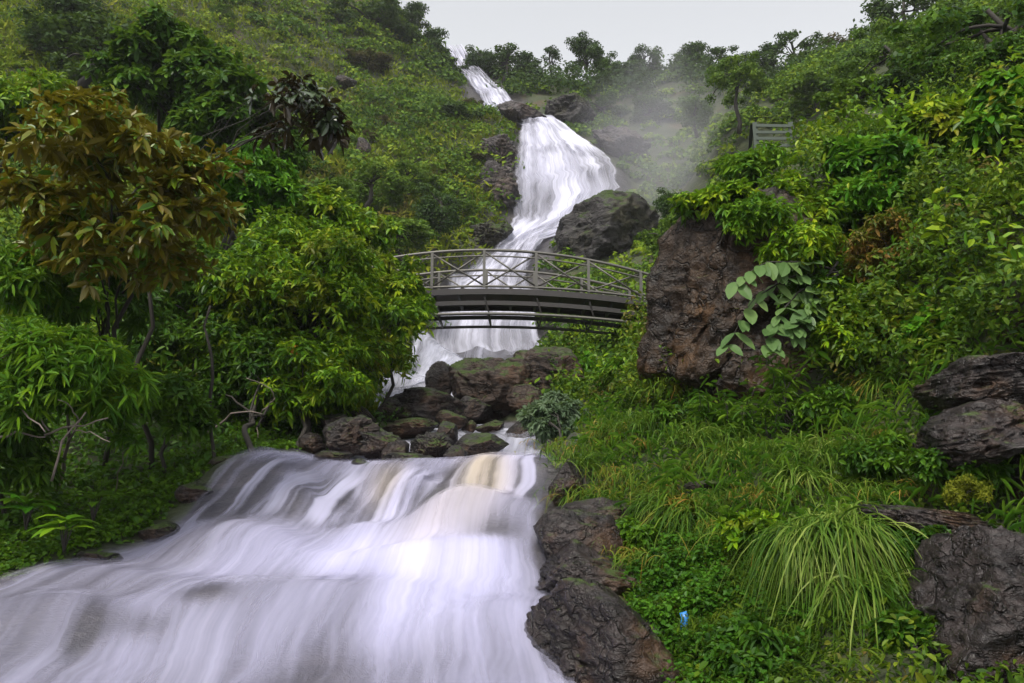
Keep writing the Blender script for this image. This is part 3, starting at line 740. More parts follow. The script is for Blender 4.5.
def woody(seed, rx, ry, rz, base, nclump, ntip, k, L, W, droop, size=(.28, .5), tr=.06, spread=1.0, flat=.8, shell=.35, low=-.6, limbs=9, wide=.45, fold=.15, trunk_n=9, jit=1.4):
    """(trunk mesh, crown mesh): crown centred on the origin, trunk foot at base"""
    r0 = np.random.default_rng(seed)
    c, rad = clumps(rx, ry, rz, nclump, r0, size, low=low)
    T, A = crown_tips(c, rad, ntip, r0, flat, shell)
    A = unit(A + r0.normal(0, .45, A.shape))
    V, F = rosettes(T, A, k, L, W, droop, r0, spread, jit, fold, wide)
    m = MB()
    base = np.asarray(base, float)
    tp = limb(m, base, (0, 0, rz * .1), tr, tr * .45, r0, sag=.02, n=trunk_n)
    for i in r0.permutation(len(c))[:limbs]:
        s = tp[min(len(tp) - 1, int(len(tp) * r0.uniform(.45, .95)))]
        lp = limb(m, s, c[i], tr * .42, tr * .12, r0, 6)
        for j in range(3):
            q = lp[r0.integers(3, 7)]
            limb(m, q, c[i] + rnd_dir(1, r0)[0] * rad[i] * .8, tr * .16, tr * .05, r0, 4, n=5)
    return m.mesh('trunk'), mesh_np('crown', V, F, False)
def plant(name, label, cat, loc, trunk, crown, mt, mc, group=None, rz=0.0, sc=1.0, parts=('trunk', 'crown')):
    e = empty(name, loc, rz)
    e.scale = (sc, sc, sc) if np.isscalar(sc) else sc
    if trunk is not None:
        a = link(parts[0], trunk, mt, e)
    b = link(parts[1], crown, mc, e)
    return tag(e, label, cat, group)

# leaf colours
LF_bush = leaf_mat('leaf_glossy_green', [(.014, .042, .003), (.05, .13, .005), (.14, .26, .007), (.27, .34, .010)], .36, .3, 1.3, patch=(.9, .54, .68, (.20, .19, .010)))
LF_bright = leaf_mat('leaf_fresh_green', [(.02, .08, .004), (.05, .17, .006), (.11, .26, .010)], .42, .35, .8)
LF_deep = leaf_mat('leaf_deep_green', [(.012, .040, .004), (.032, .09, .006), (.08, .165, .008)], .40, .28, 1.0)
LF_rust = leaf_mat('leaf_rust_back', [(.022, .07, .004), (.07, .16, .006), (.17, .115, .006), (.15, .26, .010)], .34, .3, 1.2, back=(.13, .11, .007), spec=.3)
LF_dark = leaf_mat('leaf_dark_glossy', [(.014, .024, .010), (.03, .048, .02), (.055, .085, .035)], .2, .14, 1.0, back=(.045, .032, .012), spec=.6)
LF_feather = leaf_mat('leaf_feathery', [(.02, .07, .005), (.065, .17, .008), (.17, .29, .010)], .45, .35, 1.2)
LF_far = leaf_mat('leaf_far_tree', [(.010, .028, .007), (.024, .055, .010), (.055, .10, .015)], .6, .2, .22)
LF_farlight = leaf_mat('leaf_far_tree_light', [(.025, .06, .008), (.06, .12, .010), (.11, .17, .012)], .6, .25, .25)
LF_reddish = leaf_mat('leaf_far_tree_reddish', [(.025, .028, .012), (.055, .04, .018), (.08, .055, .022)], .6, .2, .3)
LF_grey = leaf_mat('leaf_grey_green', [(.05, .085, .045), (.09, .14, .075), (.15, .20, .12)], .6, .3, 1.4)
LF_big = leaf_mat('leaf_big_pale', [(.05, .10, .03), (.09, .16, .05), (.13, .20, .06)], .36, .25, 1.0)
LF_grass = leaf_mat('grass_blade', [(.018, .05, .005), (.045, .11, .009), (.10, .17, .018), (.22, .28, .06)], .42, .35, 1.6)
LF_grass2 = leaf_mat('grass_blade_straw', [(.02, .055, .005), (.05, .12, .008), (.12, .18, .018), (.28, .15, .03)], .5, .35, 1.8)
LF_bamboo = leaf_mat('leaf_lanceolate', [(.018, .06, .005), (.05, .13, .008), (.14, .24, .016)], .42, .35, 1.2)

# ------------------------------------------------------------------ shrubs and trees on the bank left of the cascade
def put(name, label, cat, px, py, Y, rpx, rpy, dep, foot, seed, leafm, barkm=None, group=None, **k):
    s = Y / FPX
    c = at(px, py, Y)
    b = hit(foot[0], foot[1]) - c - np.array((0, 0, .1))
    if b[1] > 6: b = np.array((b[0], 1.0, float(height(c[0] + b[0], c[1] + 1.0)) - c[2] - .1))
    tr, cr = woody(seed, rpx * s, dep, rpy * s, b, **k)
    return plant(name, label, cat, tuple(c), tr, cr, barkm or BARK, leafm, group)
put('shrub', 'large rounded glossy green bush overhanging the stream by the bridge end', 'shrub', 306, 318, 18.0, 106, 108, 2.1, (300, 450), 101, LF_bush, nclump=80, ntip=11000, k=5, L=.19, W=.068, droop=.35, size=(.22, .38), tr=.09)
put('shrub', 'yellow-tinged bush drooping its branches over the rocks by the cascade lip', 'shrub', 318, 384, 16.6, 60, 50, 1.2, (300, 452), 102, LF_bush, nclump=40, ntip=3600, k=5, L=.18, W=.062, droop=.4, size=(.24, .4), tr=.06)
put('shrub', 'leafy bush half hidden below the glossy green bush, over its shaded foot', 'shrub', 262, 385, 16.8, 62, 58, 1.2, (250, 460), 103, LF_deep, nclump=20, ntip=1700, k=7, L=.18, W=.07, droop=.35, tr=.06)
put('small_tree', 'small tree with rust-backed big leaves, some shining white on top', 'tree', 112, 196, 11.0, 132, 98, 1.7, (120, 462), 104, LF_rust, nclump=70, ntip=1350, k=6, L=.23, W=.09, droop=.3, size=(.14, .28), tr=.05, low=-.95, flat=.7)
put('small_tree', 'young tree with dark glossy leaves at the end of a bare leaning stem', 'tree', 297, 122, 14.5, 50, 56, .8, (246, 246, .2, 1), 105, LF_dark, nclump=18, ntip=120, k=6, L=.28, W=.12, droop=.4, size=(.2, .34), tr=.035, low=-.5, limbs=8)
put('tree', 'dense dark green round tree rising behind the rusty-leaved tree', 'tree', 182, 82, 25, 78, 58, 2.2, (200, 240), 106, LF_deep, nclump=34, ntip=2300, k=6, L=.34, W=.15, droop=.3, size=(.22, .38), tr=.16)
put('tree', 'dark bushy tree just behind the bare leaning stem of the glossy-leaved tree', 'tree', 235, 128, 23.5, 62, 56, 1.8, (230, 260), 107, LF_deep, nclump=26, ntip=1500, k=6, L=.32, W=.14, droop=.3, size=(.24, .4), tr=.12)
put('shrub', 'bright fresh green shrub growing under the dark glossy-leaved young tree', 'shrub', 248, 190, 19.5, 46, 66, 1.2, (250, 300), 108, LF_bright, nclump=24, ntip=1300, k=6, L=.22, W=.09, droop=.3, size=(.24, .4), tr=.06)
put('shrub', 'green leafy shrub above the rusty-leaved tree at the edge of the slope', 'shrub', 45, 120, 21, 84, 48, 1.8, (40, 240), 109, LF_bush, nclump=28, ntip=1900, k=6, L=.25, W=.09, droop=.3, tr=.1)
put('shrub', 'feathery bright shrub on thin forked stems by the cascade bank', 'shrub', 62, 378, 10.8, 88, 62, 1.1, (40, 492, 0, 1), 110, LF_feather, BARK_pale, nclump=34, ntip=2000, k=5, L=.20, W=.042, droop=.45, size=(.24, .42), tr=.035, low=-.8, flat=.8, limbs=10)
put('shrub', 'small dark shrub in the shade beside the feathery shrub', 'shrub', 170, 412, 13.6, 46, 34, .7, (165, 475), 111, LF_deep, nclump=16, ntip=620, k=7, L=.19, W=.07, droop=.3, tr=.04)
put('shrub', 'leafy branch cluster between the rusty tree and the feathery shrub', 'shrub', 40, 288, 12.3, 58, 34, .9, (30, 420), 112, LF_feather, nclump=18, ntip=1100, k=5, L=.2, W=.055, droop=.4, tr=.05)
put('sapling', 'thin sapling with a few bright leaves against the dark gully', 'sapling', 126, 442, 11.6, 12, 18, .15, (120, 495, 0, 1), 113, LF_feather, BARK_pale, nclump=5, ntip=34, k=6, L=.17, W=.045, droop=.4, tr=.012, limbs=4)
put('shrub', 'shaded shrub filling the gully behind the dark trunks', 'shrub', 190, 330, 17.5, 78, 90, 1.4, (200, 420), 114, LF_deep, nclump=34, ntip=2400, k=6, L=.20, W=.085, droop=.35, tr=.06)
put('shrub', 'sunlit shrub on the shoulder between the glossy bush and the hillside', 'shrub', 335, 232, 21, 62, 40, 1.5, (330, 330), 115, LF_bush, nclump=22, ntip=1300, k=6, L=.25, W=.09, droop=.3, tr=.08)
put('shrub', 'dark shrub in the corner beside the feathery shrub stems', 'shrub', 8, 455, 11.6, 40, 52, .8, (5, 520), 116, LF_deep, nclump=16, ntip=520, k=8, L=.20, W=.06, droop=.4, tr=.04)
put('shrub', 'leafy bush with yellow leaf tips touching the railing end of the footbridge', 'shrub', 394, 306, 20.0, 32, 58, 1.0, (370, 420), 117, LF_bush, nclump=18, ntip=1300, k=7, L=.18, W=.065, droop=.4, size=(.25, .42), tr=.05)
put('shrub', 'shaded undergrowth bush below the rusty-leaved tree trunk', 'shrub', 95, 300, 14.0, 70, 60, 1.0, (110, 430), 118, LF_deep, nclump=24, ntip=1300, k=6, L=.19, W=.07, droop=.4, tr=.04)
# bare dry branches under the feathery shrub
m = MB(); r0 = np.random.default_rng(5)
for a, b, r in (((0, 438), (45, 437), .018), ((45, 437), (108, 418), .016), ((52, 476), (86, 412), .017), ((72, 430), (110, 442), .012), ((12, 396), (45, 432), .016), ((48, 430), (24, 398), .012), ((78, 425), (58, 400), .01)):
    limb(m, at(*a, 10.5), at(*b, 10.2 + r0.uniform(-.3, .3)), r, r * .5, r0, 6, sag=.05)
tag(m.build('dead_branch', BARK_pale), 'tangle of bare pale branches under the feathery shrub', 'branch')
m = MB()
for a, b, r in (((205, 432), (262, 414), .022), ((262, 414), (275, 398), .016), ((262, 414), (258, 438), .012), ((275, 398), (246, 378), .012)):
    limb(m, at(*a, 15.2), at(*b, 14.9), r, r * .6, r0, 6, sag=.06)
tag(m.build('dead_branch', BARK_pale), 'crooked bare branch reaching out from under the glossy bush', 'branch')
for lab, a, b, r in (('thin dark bare sapling stem in the shaded gully under the rusty tree', (150, 235), (152, 470), .05), ('second-thickest dark bare stem, nearer to the glossy bush in the gully', (205, 300), (214, 462), .035)):
    m = MB(); f = hit(*b); limb(m, at(a[0], a[1], f[1] - .3), f - np.array((0, 0, .1)), r * .6, r, r0, 7, sag=.0, n=9)
    tag(m.build('bare_sapling', BARK), lab, 'sapling')
# orange leaf cluster on the bush
T = np.repeat(at(296, 345, 15.7)[None], 3, 0) + r0.normal(0, .05, (3, 3))
V, F = rosettes(T, rnd_dir(3, r0) + np.array((0, -1, 0)), 4, .16, .09, .3, r0)
tag(link('orange_leaf_sprig', mesh_np('orange_leaf_sprig', V, F, False), leaf_mat('leaf_orange', [(.4, .14, .01), (.55, .22, .02)], .4, .3, 2)), 'small orange leaf sprig on the dark front of the glossy bush', 'leaf sprig')
# broad-leaved herbs by the cascade bank
def herb(name, label, cat, px, py, Y, n, L, W, mat, seed, droop=.5, up=.6):
    r0 = np.random.default_rng(seed)
    p = at(px, py, Y)
    a = r0.uniform(0, 6.28, n); D = np.stack([np.cos(a), np.sin(a), np.full(n, up) + r0.normal(0, .2, n)], -1)
    s = r0.uniform(.6, 1.1, n)
    V, F = leaf_fine(r0.normal(0, .04, (n, 3)), D, np.array((0, 0, 1.0)) + r0.normal(0, .2, (n, 3)), L * s, W * s, droop, .12)
    m = MB()
    for d, q in list(zip(D, s))[:6]: m.tube([(0, 0, -.3), d * .08], (.012, .006), 5)
    return plant(name, label, cat, tuple(p), m.mesh('stem'), mesh_np('leaf_spray', V, F, False), BARK, mat, parts=('stem', 'leaf_spray'))
herb('broad_leaf_herb', 'broad-leaved green herb in the shade at the edge of the bank', 'plant', 28, 506, 10.6, 12, .55, .17, LF_bright, 1)
herb('broad_leaf_herb', 'low broad-leaved herb hanging towards the cascade', 'plant', 66, 528, 10.5, 14, .5, .15, LF_feather, 2)
herb('broad_leaf_herb', 'dark broad-leaved herb behind the hanging one on the bank', 'plant', 95, 500, 11.2, 12, .4, .14, LF_deep, 3)

# ------------------------------------------------------------------ plants on the bank right of the cascade
def blades(n, Lr, wid, r0, crown=.15, lean=(0, -.5, 0), rise=.9, fall=1.5, seg=7, hang=1.0):
    """arching grass blades rising from a crown and drooping"""
    a = r0.uniform(0, 6.28, n); sp = r0.uniform(.15, 1.0, n)
    D0 = np.stack([np.cos(a) * sp, np.sin(a) * sp, np.full(n, rise)], -1) + np.array(lean) + r0.normal(0, .26, (n, 3))
    D0 = unit(D0)
    L = r0.uniform(*Lr, n)
    P = np.stack([r0.normal(0, crown, n), r0.normal(0, crown, n), r0.uniform(-.05, .1, n)], -1)
    t = np.linspace(0, 1, seg)
    C = P[:, None] + D0[:, None] * (L[:, None] * t)[..., None]
    C[..., 2] -= (L * fall * r0.uniform(.6, 1.2, n))[:, None] * t ** 2 * hang
    T = np.gradient(C, axis=1)
    S = unit(np.cross(T, np.array((0, 0, 1.0)) + r0.normal(0, .35, (n, 1, 3))))
    w = wid * r0.uniform(.6, 1.2, n)[:, None] * np.clip(np.minimum(.35 + 3 * t, (1 - t) * 1.6 + .05), 0, 1)[None]
    V = np.stack([C - S * w[..., None] / 2, C + S * w[..., None] / 2], 2)     # n, seg, 2, 3
    b = (np.arange(n)[:, None] * seg + np.arange(seg - 1)[None])[..., None] * 2
    F = (b + np.array((0, 1, 3, 2))).reshape(-1, 4)
    return V.reshape(-1, 3), F
def tuft_meshes(seed, n, Lr, wid, **k):
    r0 = np.random.default_rng(seed)
    V, F = blades(n, Lr, wid, r0, **k)
    return mesh_np('grass_blades', V, F, True)
TUFT = [tuft_meshes(201, 520, (.4, 1.8), .028, crown=.22, lean=(0, -.5, 0), rise=.5, fall=1.5),
        tuft_meshes(202, 260, (.5, 1.1), .022, crown=.15, lean=(-.25, -.4, 0), rise=.8, fall=1.0),
        tuft_meshes(203, 300, (.35, .8), .018, crown=.22, lean=(0, -.35, 0), rise=1.0, fall=.9),
        tuft_meshes(204, 340, (.3, .65), .014, crown=.3, lean=(-.1, -.5, 0), rise=.55, fall=1.1)]
def tuft(label, px, py, kind_, mat, sc=1.0, rz=0.0, lift=.05, Y=None, name='grass_tuft'):
    q = hit(px, py) if Y is None else at(px, py, Y)
    me = TUFT[kind_]
    if me.materials and me.materials[0] != mat:
        me = me.copy(); me.materials.clear()
    o = link(name, me, mat, loc=(q[0], q[1], q[2] + lift)); o.rotation_euler = (0, 0, rz); o.scale = (sc, sc, sc)
    return tag(o, label, 'grass tuft')
tuft('big long-bladed grass tuft drooping over the dark rock, largest of all', 842, 532, 0, LF_grass, .68, .2, Y=8.4)
tuft('second half of long drooping grass hanging beside the mossy mound', 800, 540, 0, LF_grass, .5, -.5, Y=8.5)['label'] = 'long drooping grass tuft between the mossy mound and the largest tuft'
tuft('lower long-bladed grass tuft hanging straight down beneath the largest one', 858, 590, 0, LF_grass, .62, .9, Y=8.0)
tuft('mossy tuft at the water edge beside the small wet rock', 575, 452, 3, LF_grass2, 1.2, .4)
tuft('green tuft under the grey-green shrub at the cascade corner', 580, 470, 2, LF_grass, 1.1, .9)
for lab, px, py, kk, mm, sc, rz, lf in (('long hanging grass clump just above the clover patch', 712, 505, 0, LF_grass, .42, .5, .1), ('long arching grass clump under the recessed dark rock', 745, 440, 0, LF_grass, .42, 1.2, .1), ('long-bladed clump between the tall lance-leaved plant and the low ledge', 828, 470, 0, LF_grass, .40, 2.1, .1),
     ('shaggy long grass clump below the notch beside the huge rock', 640, 452, 0, LF_grass2, .40, 2.8, .1), ('hanging grass clump on the brow over the layered ledge', 606, 505, 0, LF_grass2, .34, .3, .05), ('sprawling long grass clump next to the flat grey stone', 680, 474, 0, LF_grass, .36, 3.6, .1),
     ('hanging grass clump over the rim of the long violet slab', 880, 440, 0, LF_grass2, .34, .9, .1), ('shaggy clump hanging beside the mossy mound over the clover', 762, 560, 0, LF_grass2, .32, 1.7, .05)):
    tuft(lab, px, py, kk, mm, sc, rz, lf)
tuft('drooping grass tuft with orange-brown blades above the clover patch', 688, 520, 1, LF_grass2, 1.05, .0)
tuft('pale green arching grass tuft beside the flat grey stone', 664, 512, 1, LF_grass, .85, -.6)
tuft('light arching grass tuft above the largest drooping tuft', 795, 486, 1, LF_grass, 1.0, .3)
tuft('short mossy grass tuft hanging at the top of the cascade edge', 590, 498, 3, LF_grass2, 1.05, -.3)
tuft('short mossy grass cushion over the layered cascade ledge', 626, 478, 3, LF_grass2, 1.0, .2)
tuft('bushy grass tuft under the huge overhanging rock', 652, 432, 2, LF_grass, 1.25, .1)
tuft('grass tuft with light tips beside the grey-green shrub', 612, 440, 2, LF_grass2, 1.15, -.3)
tuft('spreading grass tuft between the overhanging rock and the flat stone', 700, 448, 2, LF_grass, 1.35, .4)
tuft('dense grass tuft behind the flat grey stone', 722, 462, 1, LF_grass2, .85, .1)
tuft('grass tuft on the ledge below the lance-leaved plants', 752, 462, 2, LF_grass, 1.25, -.2)
tuft('green grass tuft beneath the creeper wall', 830, 462, 2, LF_grass, 1.3, .2)
tuft('rusty hanging grass at the foot of the creeper wall', 880, 392, 1, LF_grass2, .8, .2)
tuft('grass tuft beside the long violet slab', 868, 470, 2, LF_grass, 1.1, .8)
tuft('small grass tuft on the rim of the low wet ledge', 880, 496, 3, LF_grass2, 1.0, .3)
tuft('grass tuft in the gap under the huge rock near the bridge end', 668, 398, 2, LF_grass2, 1.3, -.2)
tuft('fine grass tuft on the lower cascade ledge under the clover', 640, 560, 3, LF_grass2, .9, -.4)
tuft('ragged grass tuft at the near side of the clover patch', 655, 500, 2, LF_grass2, .9, .3)
tuft('straw-coloured grass tuft above the mossy mound', 760, 505, 2, LF_grass2, .95, .5)
tuft('grass fringe on the crown of the mossy mound', 735, 535, 3, LF_grass2, 1.0, -.1)
tuft('tall grass clump on the skyline of the bank beside the lookout railing', 862, 150, 2, LF_bamboo, 1.5, .1)
tuft('tall reedy grass clump at the top of the creeper wall', 985, 150, 1, LF_bamboo, 1.3, .4)
tuft('pale reed tuft hanging at the far edge of the creeper wall', 1012, 190, 1, LF_grass, 1.1, .0)

def stems_plant(seed, n, h, L, W, k):
    r0 = np.random.default_rng(seed); m = MB(); parts = []
    for i in range(n):
        a = r0.uniform(0, 6.28); d = np.array((math.cos(a), math.sin(a) - .3, 0)) * r0.uniform(.1, .45) * h
        hh = h * r0.uniform(.6, 1.1)
        p = limb(m, r0.normal(0, .06, 3) * np.array((1, 1, 0)), np.array((0, 0, hh)) + d, .012, .004, r0, 5, sag=.05, n=9)
        T = p[3:]; nn = len(T)
        T = np.repeat(T, 2, 0) + r0.normal(0, .015, (nn * 2, 3))
        parts.append(rosettes(T, np.tile((.0, 0, 1.0), (len(T), 1)) + r0.normal(0, .25, (len(T), 3)), k, L, W, .55, r0, 1.2))
    V, F = join(parts)
    return m.mesh('stem'), mesh_np('leaf_spray', V, F, False)
SP = [stems_plant(301, 7, .95, .20, .038, 3), stems_plant(302, 9, .65, .18, .034, 3)]
for lab, px, py, Y, kk, sc, rz in (('tall lance-leaved plant standing clear against the dark overhanging rock', 792, 428, 12.4, 0, 1.15, 0), ('lance-leaved plant spreading bright leaves below the big pale leaves', 735, 447, 12.5, 1, 1.25, .8),
                                   ('lance-leaved plant between the tall one and the spreading one', 764, 448, 12.2, 0, .8, 2.0), ('low lance-leaved plant beside the grass under the huge rock', 708, 440, 12.8, 1, 1.05, 3.0),
                                   ('lance-leaved plant in front of the creeper wall foot', 838, 440, 11.8, 1, 1.0, 4.0)):
    a, b = SP[kk]
    plant('lance_leaved_plant', lab, 'plant', tuple(at(px, py, Y)), a, b, BARK, LF_bamboo, 'lance-leaved plants under the rock', rz, sc, ('stem', 'leaf_spray'))
# branch with big pale leaves hanging before the overhanging rock
r0 = np.random.default_rng(77); m = MB(); parts = []
for pts in (((838, 272), (790, 276), (752, 300), (728, 345)), ((838, 275), (800, 290), (776, 318), (768, 345)), ((836, 270), (800, 262), (765, 262), (735, 282)), ((838, 300), (815, 305), (800, 318), (795, 330)), ((838, 262), (820, 285), (812, 300), (808, 315))):
    P = np.array([at(x, y, 12.7 - i * .12) for i, (x, y) in enumerate(pts)])
    tt = np.linspace(0, 3, 12); P = np.stack([np.interp(tt, range(4), P[:, j]) for j in range(3)], -1)
    m.tube(P, np.linspace(.022, .006, 12), 5)
    T = P[3:]; n = len(T)
    D = np.stack([r0.normal(0, .6, n), r0.normal(-.5, .3, n), r0.normal(-.45, .3, n)], -1)
    s = r0.uniform(.75, 1.15, n)
    parts.append(leaf_fine(T, D, np.array((0, -.5, .8)) + r0.normal(0, .25, (n, 3)), .34 * s, .19 * s, .25, .08, .5))
    D = D * np.array((-1, 1, 1)); parts.append(leaf_fine(T, D, np.array((0, -.5, .8)) + r0.normal(0, .25, (n, 3)), .3 * s, .17 * s, .3, .08, .5))
V, F = join(parts)
o = empty('hanging_branch', tuple(at(838, 275, 12.7))); tag(o, 'hanging branch of big pale oval leaves before the dark overhanging rock', 'branch')
a = link('stem', m.mesh('stem'), BARK, o, -Vector(at(838, 275, 12.7))); b = link('leaf_spray', mesh_np('leaf_spray', V, F, False), LF_big, o, -Vector(at(838, 275, 12.7)))
put('shrub', 'soft grey-green shrub at the side of the upper cascade', 'shrub', 556, 424, 17.0, 40, 32, .8, (560, 455), 121, LF_grey, nclump=26, ntip=1200, k=7, L=.16, W=.05, droop=.3, size=(.25, .4), tr=.03)
put('shrub', 'low green shrub on top of the mossy boulders beneath the bridge', 'shrub', 590, 388, 22, 36, 26, .8, (590, 420), 122, LF_bright, nclump=16, ntip=560, k=6, L=.2, W=.08, droop=.3, tr=.03)
put('shrub', 'yellow-green shrub in the notch beside the huge overhanging rock', 'shrub', 622, 392, 19, 34, 34, .9, (622, 430), 123, LF_feather, nclump=16, ntip=620, k=7, L=.2, W=.055, droop=.4, tr=.03)
put('shrub', 'bright broad-leaved shrub on the bank top beyond the lookout railing', 'shrub', 872, 170, 14.6, 52, 36, .9, (872, 230), 124, LF_bright, nclump=18, ntip=620, k=6, L=.24, W=.10, droop=.35, tr=.04)
put('shrub', 'pale-tipped shrub crowning the creeper wall under the overhanging tree', 'shrub', 935, 135, 14.8, 50, 40, .9, (935, 220), 125, LF_bush, nclump=18, ntip=620, k=6, L=.24, W=.09, droop=.4, tr=.04)
put('shrub', 'glossy broad-leaved shrub at the upper corner of the creeper wall', 'shrub', 1000, 118, 13.8, 48, 44, .9, (1000, 200), 126, LF_bright, nclump=16, ntip=420, k=6, L=.32, W=.13, droop=.4, tr=.04)
put('shrub', 'low bush hiding the foot of the lookout railing', 'shrub', 772, 178, 17.4, 62, 26, 1.0, (772, 225), 127, LF_feather, nclump=22, ntip=1000, k=6, L=.19, W=.07, droop=.3, tr=.04)
put('shrub', 'bush on the brow of the huge overhanging rock', 'shrub', 730, 206, 14.0, 46, 14, 1.0, (725, 250), 128, LF_bush, nclump=16, ntip=700, k=6, L=.17, W=.07, droop=.35, tr=.03)
put('shrub', 'green bush between the rock brow and the lookout railing bushes', 'shrub', 800, 222, 14.6, 70, 40, .9, (815, 280), 129, LF_bush, nclump=22, ntip=1000, k=6, L=.2, W=.08, droop=.35, tr=.04)
put('slender_sapling', 'slender sapling leaning over the bank between lookout railing and bright shrub', 'sapling', 842, 110, 17.5, 16, 26, .3, (862, 165, 0, 1), 130, LF_farlight, nclump=8, ntip=80, k=5, L=.17, W=.06, droop=.3, tr=.02)
put('moss_cushion', 'bright yellow-green moss cushion beside the upright violet rock', 'moss', 968, 494, 8.2, 24, 14, .3, (968, 510), 131, leaf_mat('moss_yellow', [(.09, .11, .008), (.16, .17, .012)], .8, .3, 3), nclump=14, ntip=900, k=4, L=.035, W=.014, droop=.1, tr=.01)
put('shrub', 'dark small-leaved shrub on the slab above the yellow moss', 'shrub', 955, 462, 8.9, 42, 30, .4, (955, 500), 132, LF_deep, nclump=18, ntip=800, k=6, L=.085, W=.05, droop=.3, tr=.02)
put('shrub', 'small dark plant in a crevice beside the drooping grass', 'shrub', 928, 548, 7.9, 22, 22, .25, (928, 575), 133, LF_deep, nclump=10, ntip=220, k=6, L=.09, W=.045, droop=.3, tr=.015)

put('creeper_mound', 'creeper mound spilling down the shaded side of the overhanging rock', 'creeper', 848, 335, 12.7, 36, 62, .7, (840, 380), 141, LF_bush, nclump=24, ntip=1100, k=5, L=.14, W=.06, droop=.4, tr=.02)
put('creeper_mound', 'creeper mound draped over the shoulder of the overhanging rock', 'creeper', 800, 250, 13.0, 44, 30, .7, (800, 290), 142, LF_bush, nclump=18, ntip=800, k=5, L=.14, W=.06, droop=.4, tr=.02)
put('creeper_mound', 'reddish-tinged creeper mound in the middle of the creeper wall', 'creeper', 895, 255, 12.9, 52, 46, .6, (895, 300), 143, leaf_mat('leaf_reddish_creeper', [(.03, .06, .006), (.08, .10, .010), (.16, .10, .02), (.20, .10, .02)], .45, .3, 1.5), nclump=22, ntip=900, k=5, L=.13, W=.055, droop=.4, tr=.02)
put('creeper_mound', 'dark heart-leaved creeper mound above the broad violet ledge', 'creeper', 948, 335, 11.6, 50, 36, .5, (948, 375), 144, LF_bright, nclump=20, ntip=800, k=5, L=.12, W=.09, droop=.3, tr=.02)
put('creeper_mound', 'bright leafy creeper mound under the bright broad-leaved shrub', 'creeper', 880, 200, 14.0, 56, 30, .7, (880, 240), 145, LF_bright, nclump=20, ntip=800, k=5, L=.15, W=.07, droop=.4, tr=.02)

put('creeper_mound', 'thick creeper mound over the top corner of the overhanging rock below the lookout', 'creeper', 770, 218, 13.2, 50, 24, .7, (775, 262), 146, LF_feather, nclump=18, ntip=900, k=5, L=.13, W=.05, droop=.4, tr=.02)
put('creeper_mound', 'creeper mound hanging beside the branch of big pale leaves', 'creeper', 822, 300, 12.9, 34, 50, .5, (818, 330), 147, LF_deep, nclump=16, ntip=800, k=5, L=.13, W=.06, droop=.4, tr=.02)
put('low_shrub', 'deep green shrub in the hollow under the huge rock, behind the grass', 'shrub', 694, 424, 13.2, 34, 22, .5, (694, 446), 175, LF_deep, nclump=14, ntip=420, k=6, L=.12, W=.055, droop=.35, tr=.015)
put('low_shrub', 'dark leafy shrub at the foot of the creeper mound by the tall plant', 'shrub', 845, 412, 12.0, 40, 26, .5, (845, 438), 229, LF_deep, nclump=14, ntip=420, k=6, L=.12, W=.055, droop=.35, tr=.015)
put('low_shrub', 'low deep green shrub between the long clump and the violet slab', 'shrub', 885, 462, 10.0, 34, 20, .5, (885, 482), 172, LF_deep, nclump=14, ntip=420, k=6, L=.12, W=.055, droop=.35, tr=.015)
put('low_shrub', 'small glossy shrub on the mossy mound above the clover', 'shrub', 752, 530, 9.4, 30, 20, .5, (752, 550), 233, LF_bush, nclump=14, ntip=420, k=6, L=.12, W=.055, droop=.35, tr=.015)
put('low_shrub', 'dark small shrub below the grass on the brow over the ledge', 'shrub', 640, 535, 10.8, 26, 16, .5, (640, 551), 218, LF_deep, nclump=14, ntip=420, k=6, L=.12, W=.055, droop=.35, tr=.015)
put('low_shrub', 'broad-leaved low shrub under the largest grass tuft by the wet rock', 'shrub', 915, 640, 7.2, 40, 26, .5, (915, 666), 202, LF_deep, nclump=14, ntip=420, k=6, L=.12, W=.055, droop=.35, tr=.015)
put('low_shrub', 'glossy low shrub at the foot of the mossy mound', 'shrub', 760, 650, 7.9, 50, 26, .5, (760, 676), 241, LF_deep, nclump=14, ntip=420, k=6, L=.12, W=.055, droop=.35, tr=.015)
# ------------------------------------------------------------------ far trees
def far_tree(seed, rx, rz, h, n, leaf, nclump=22, size=(.2, .42), low=-.5, trunk_r=.2, flat=.75, shell=.45):
    r0 = np.random.default_rng(seed)
    c, rad = clumps(rx, rx, rz, nclump, r0, size, low=low)
    T, A = crown_tips(c, rad, n, r0, flat, shell)
    N = unit(A + r0.normal(0, .45, (n, 3))); D = rnd_dir(n, r0)
    D = unit(D - N * (D * N).sum(1, keepdims=True) * .7)
    s = r0.uniform(.6, 1.3, n)
    V, F = quad_verts(T, D, N, leaf * s, leaf * .62 * s)
    m = MB()
    tp = limb(m, (r0.normal(0, rx * .12), 0, -h), (0, 0, rz * .5), trunk_r, trunk_r * .35, r0, sag=.02, n=8)
    for i in r0.permutation(nclump)[:11]:
        s_ = tp[r0.integers(3, 7)]
        limb(m, s_, c[i], trunk_r * .4, trunk_r * .12, r0, 5)
    return m.mesh('trunk'), mesh_np('crown', V, F, False)
FT = {'round': far_tree(401, 2.4, 2.6, 3.6, 6200, .24, 34, (.2, .38), -.95, flat=.9), 'tall': far_tree(402, 2.2, 3.0, 4.5, 6600, .24, 38, (.18, .36), -.95, flat=.9), 'open': far_tree(403, 2.6, 2.2, 4.0, 3600, .24, 26, (.16, .3), -.8),
      'slender': far_tree(404, 1.0, 1.5, 4.5, 620, .22, 12, (.25, .4), trunk_r=.11), 'spread': far_tree(405, 3.2, 2.0, 4.0, 6000, .22, 40, (.15, .27), -.7), 'low': far_tree(406, 2.4, 1.7, 2.0, 5200, .24, 30, (.2, .36), -.95, flat=.9)}
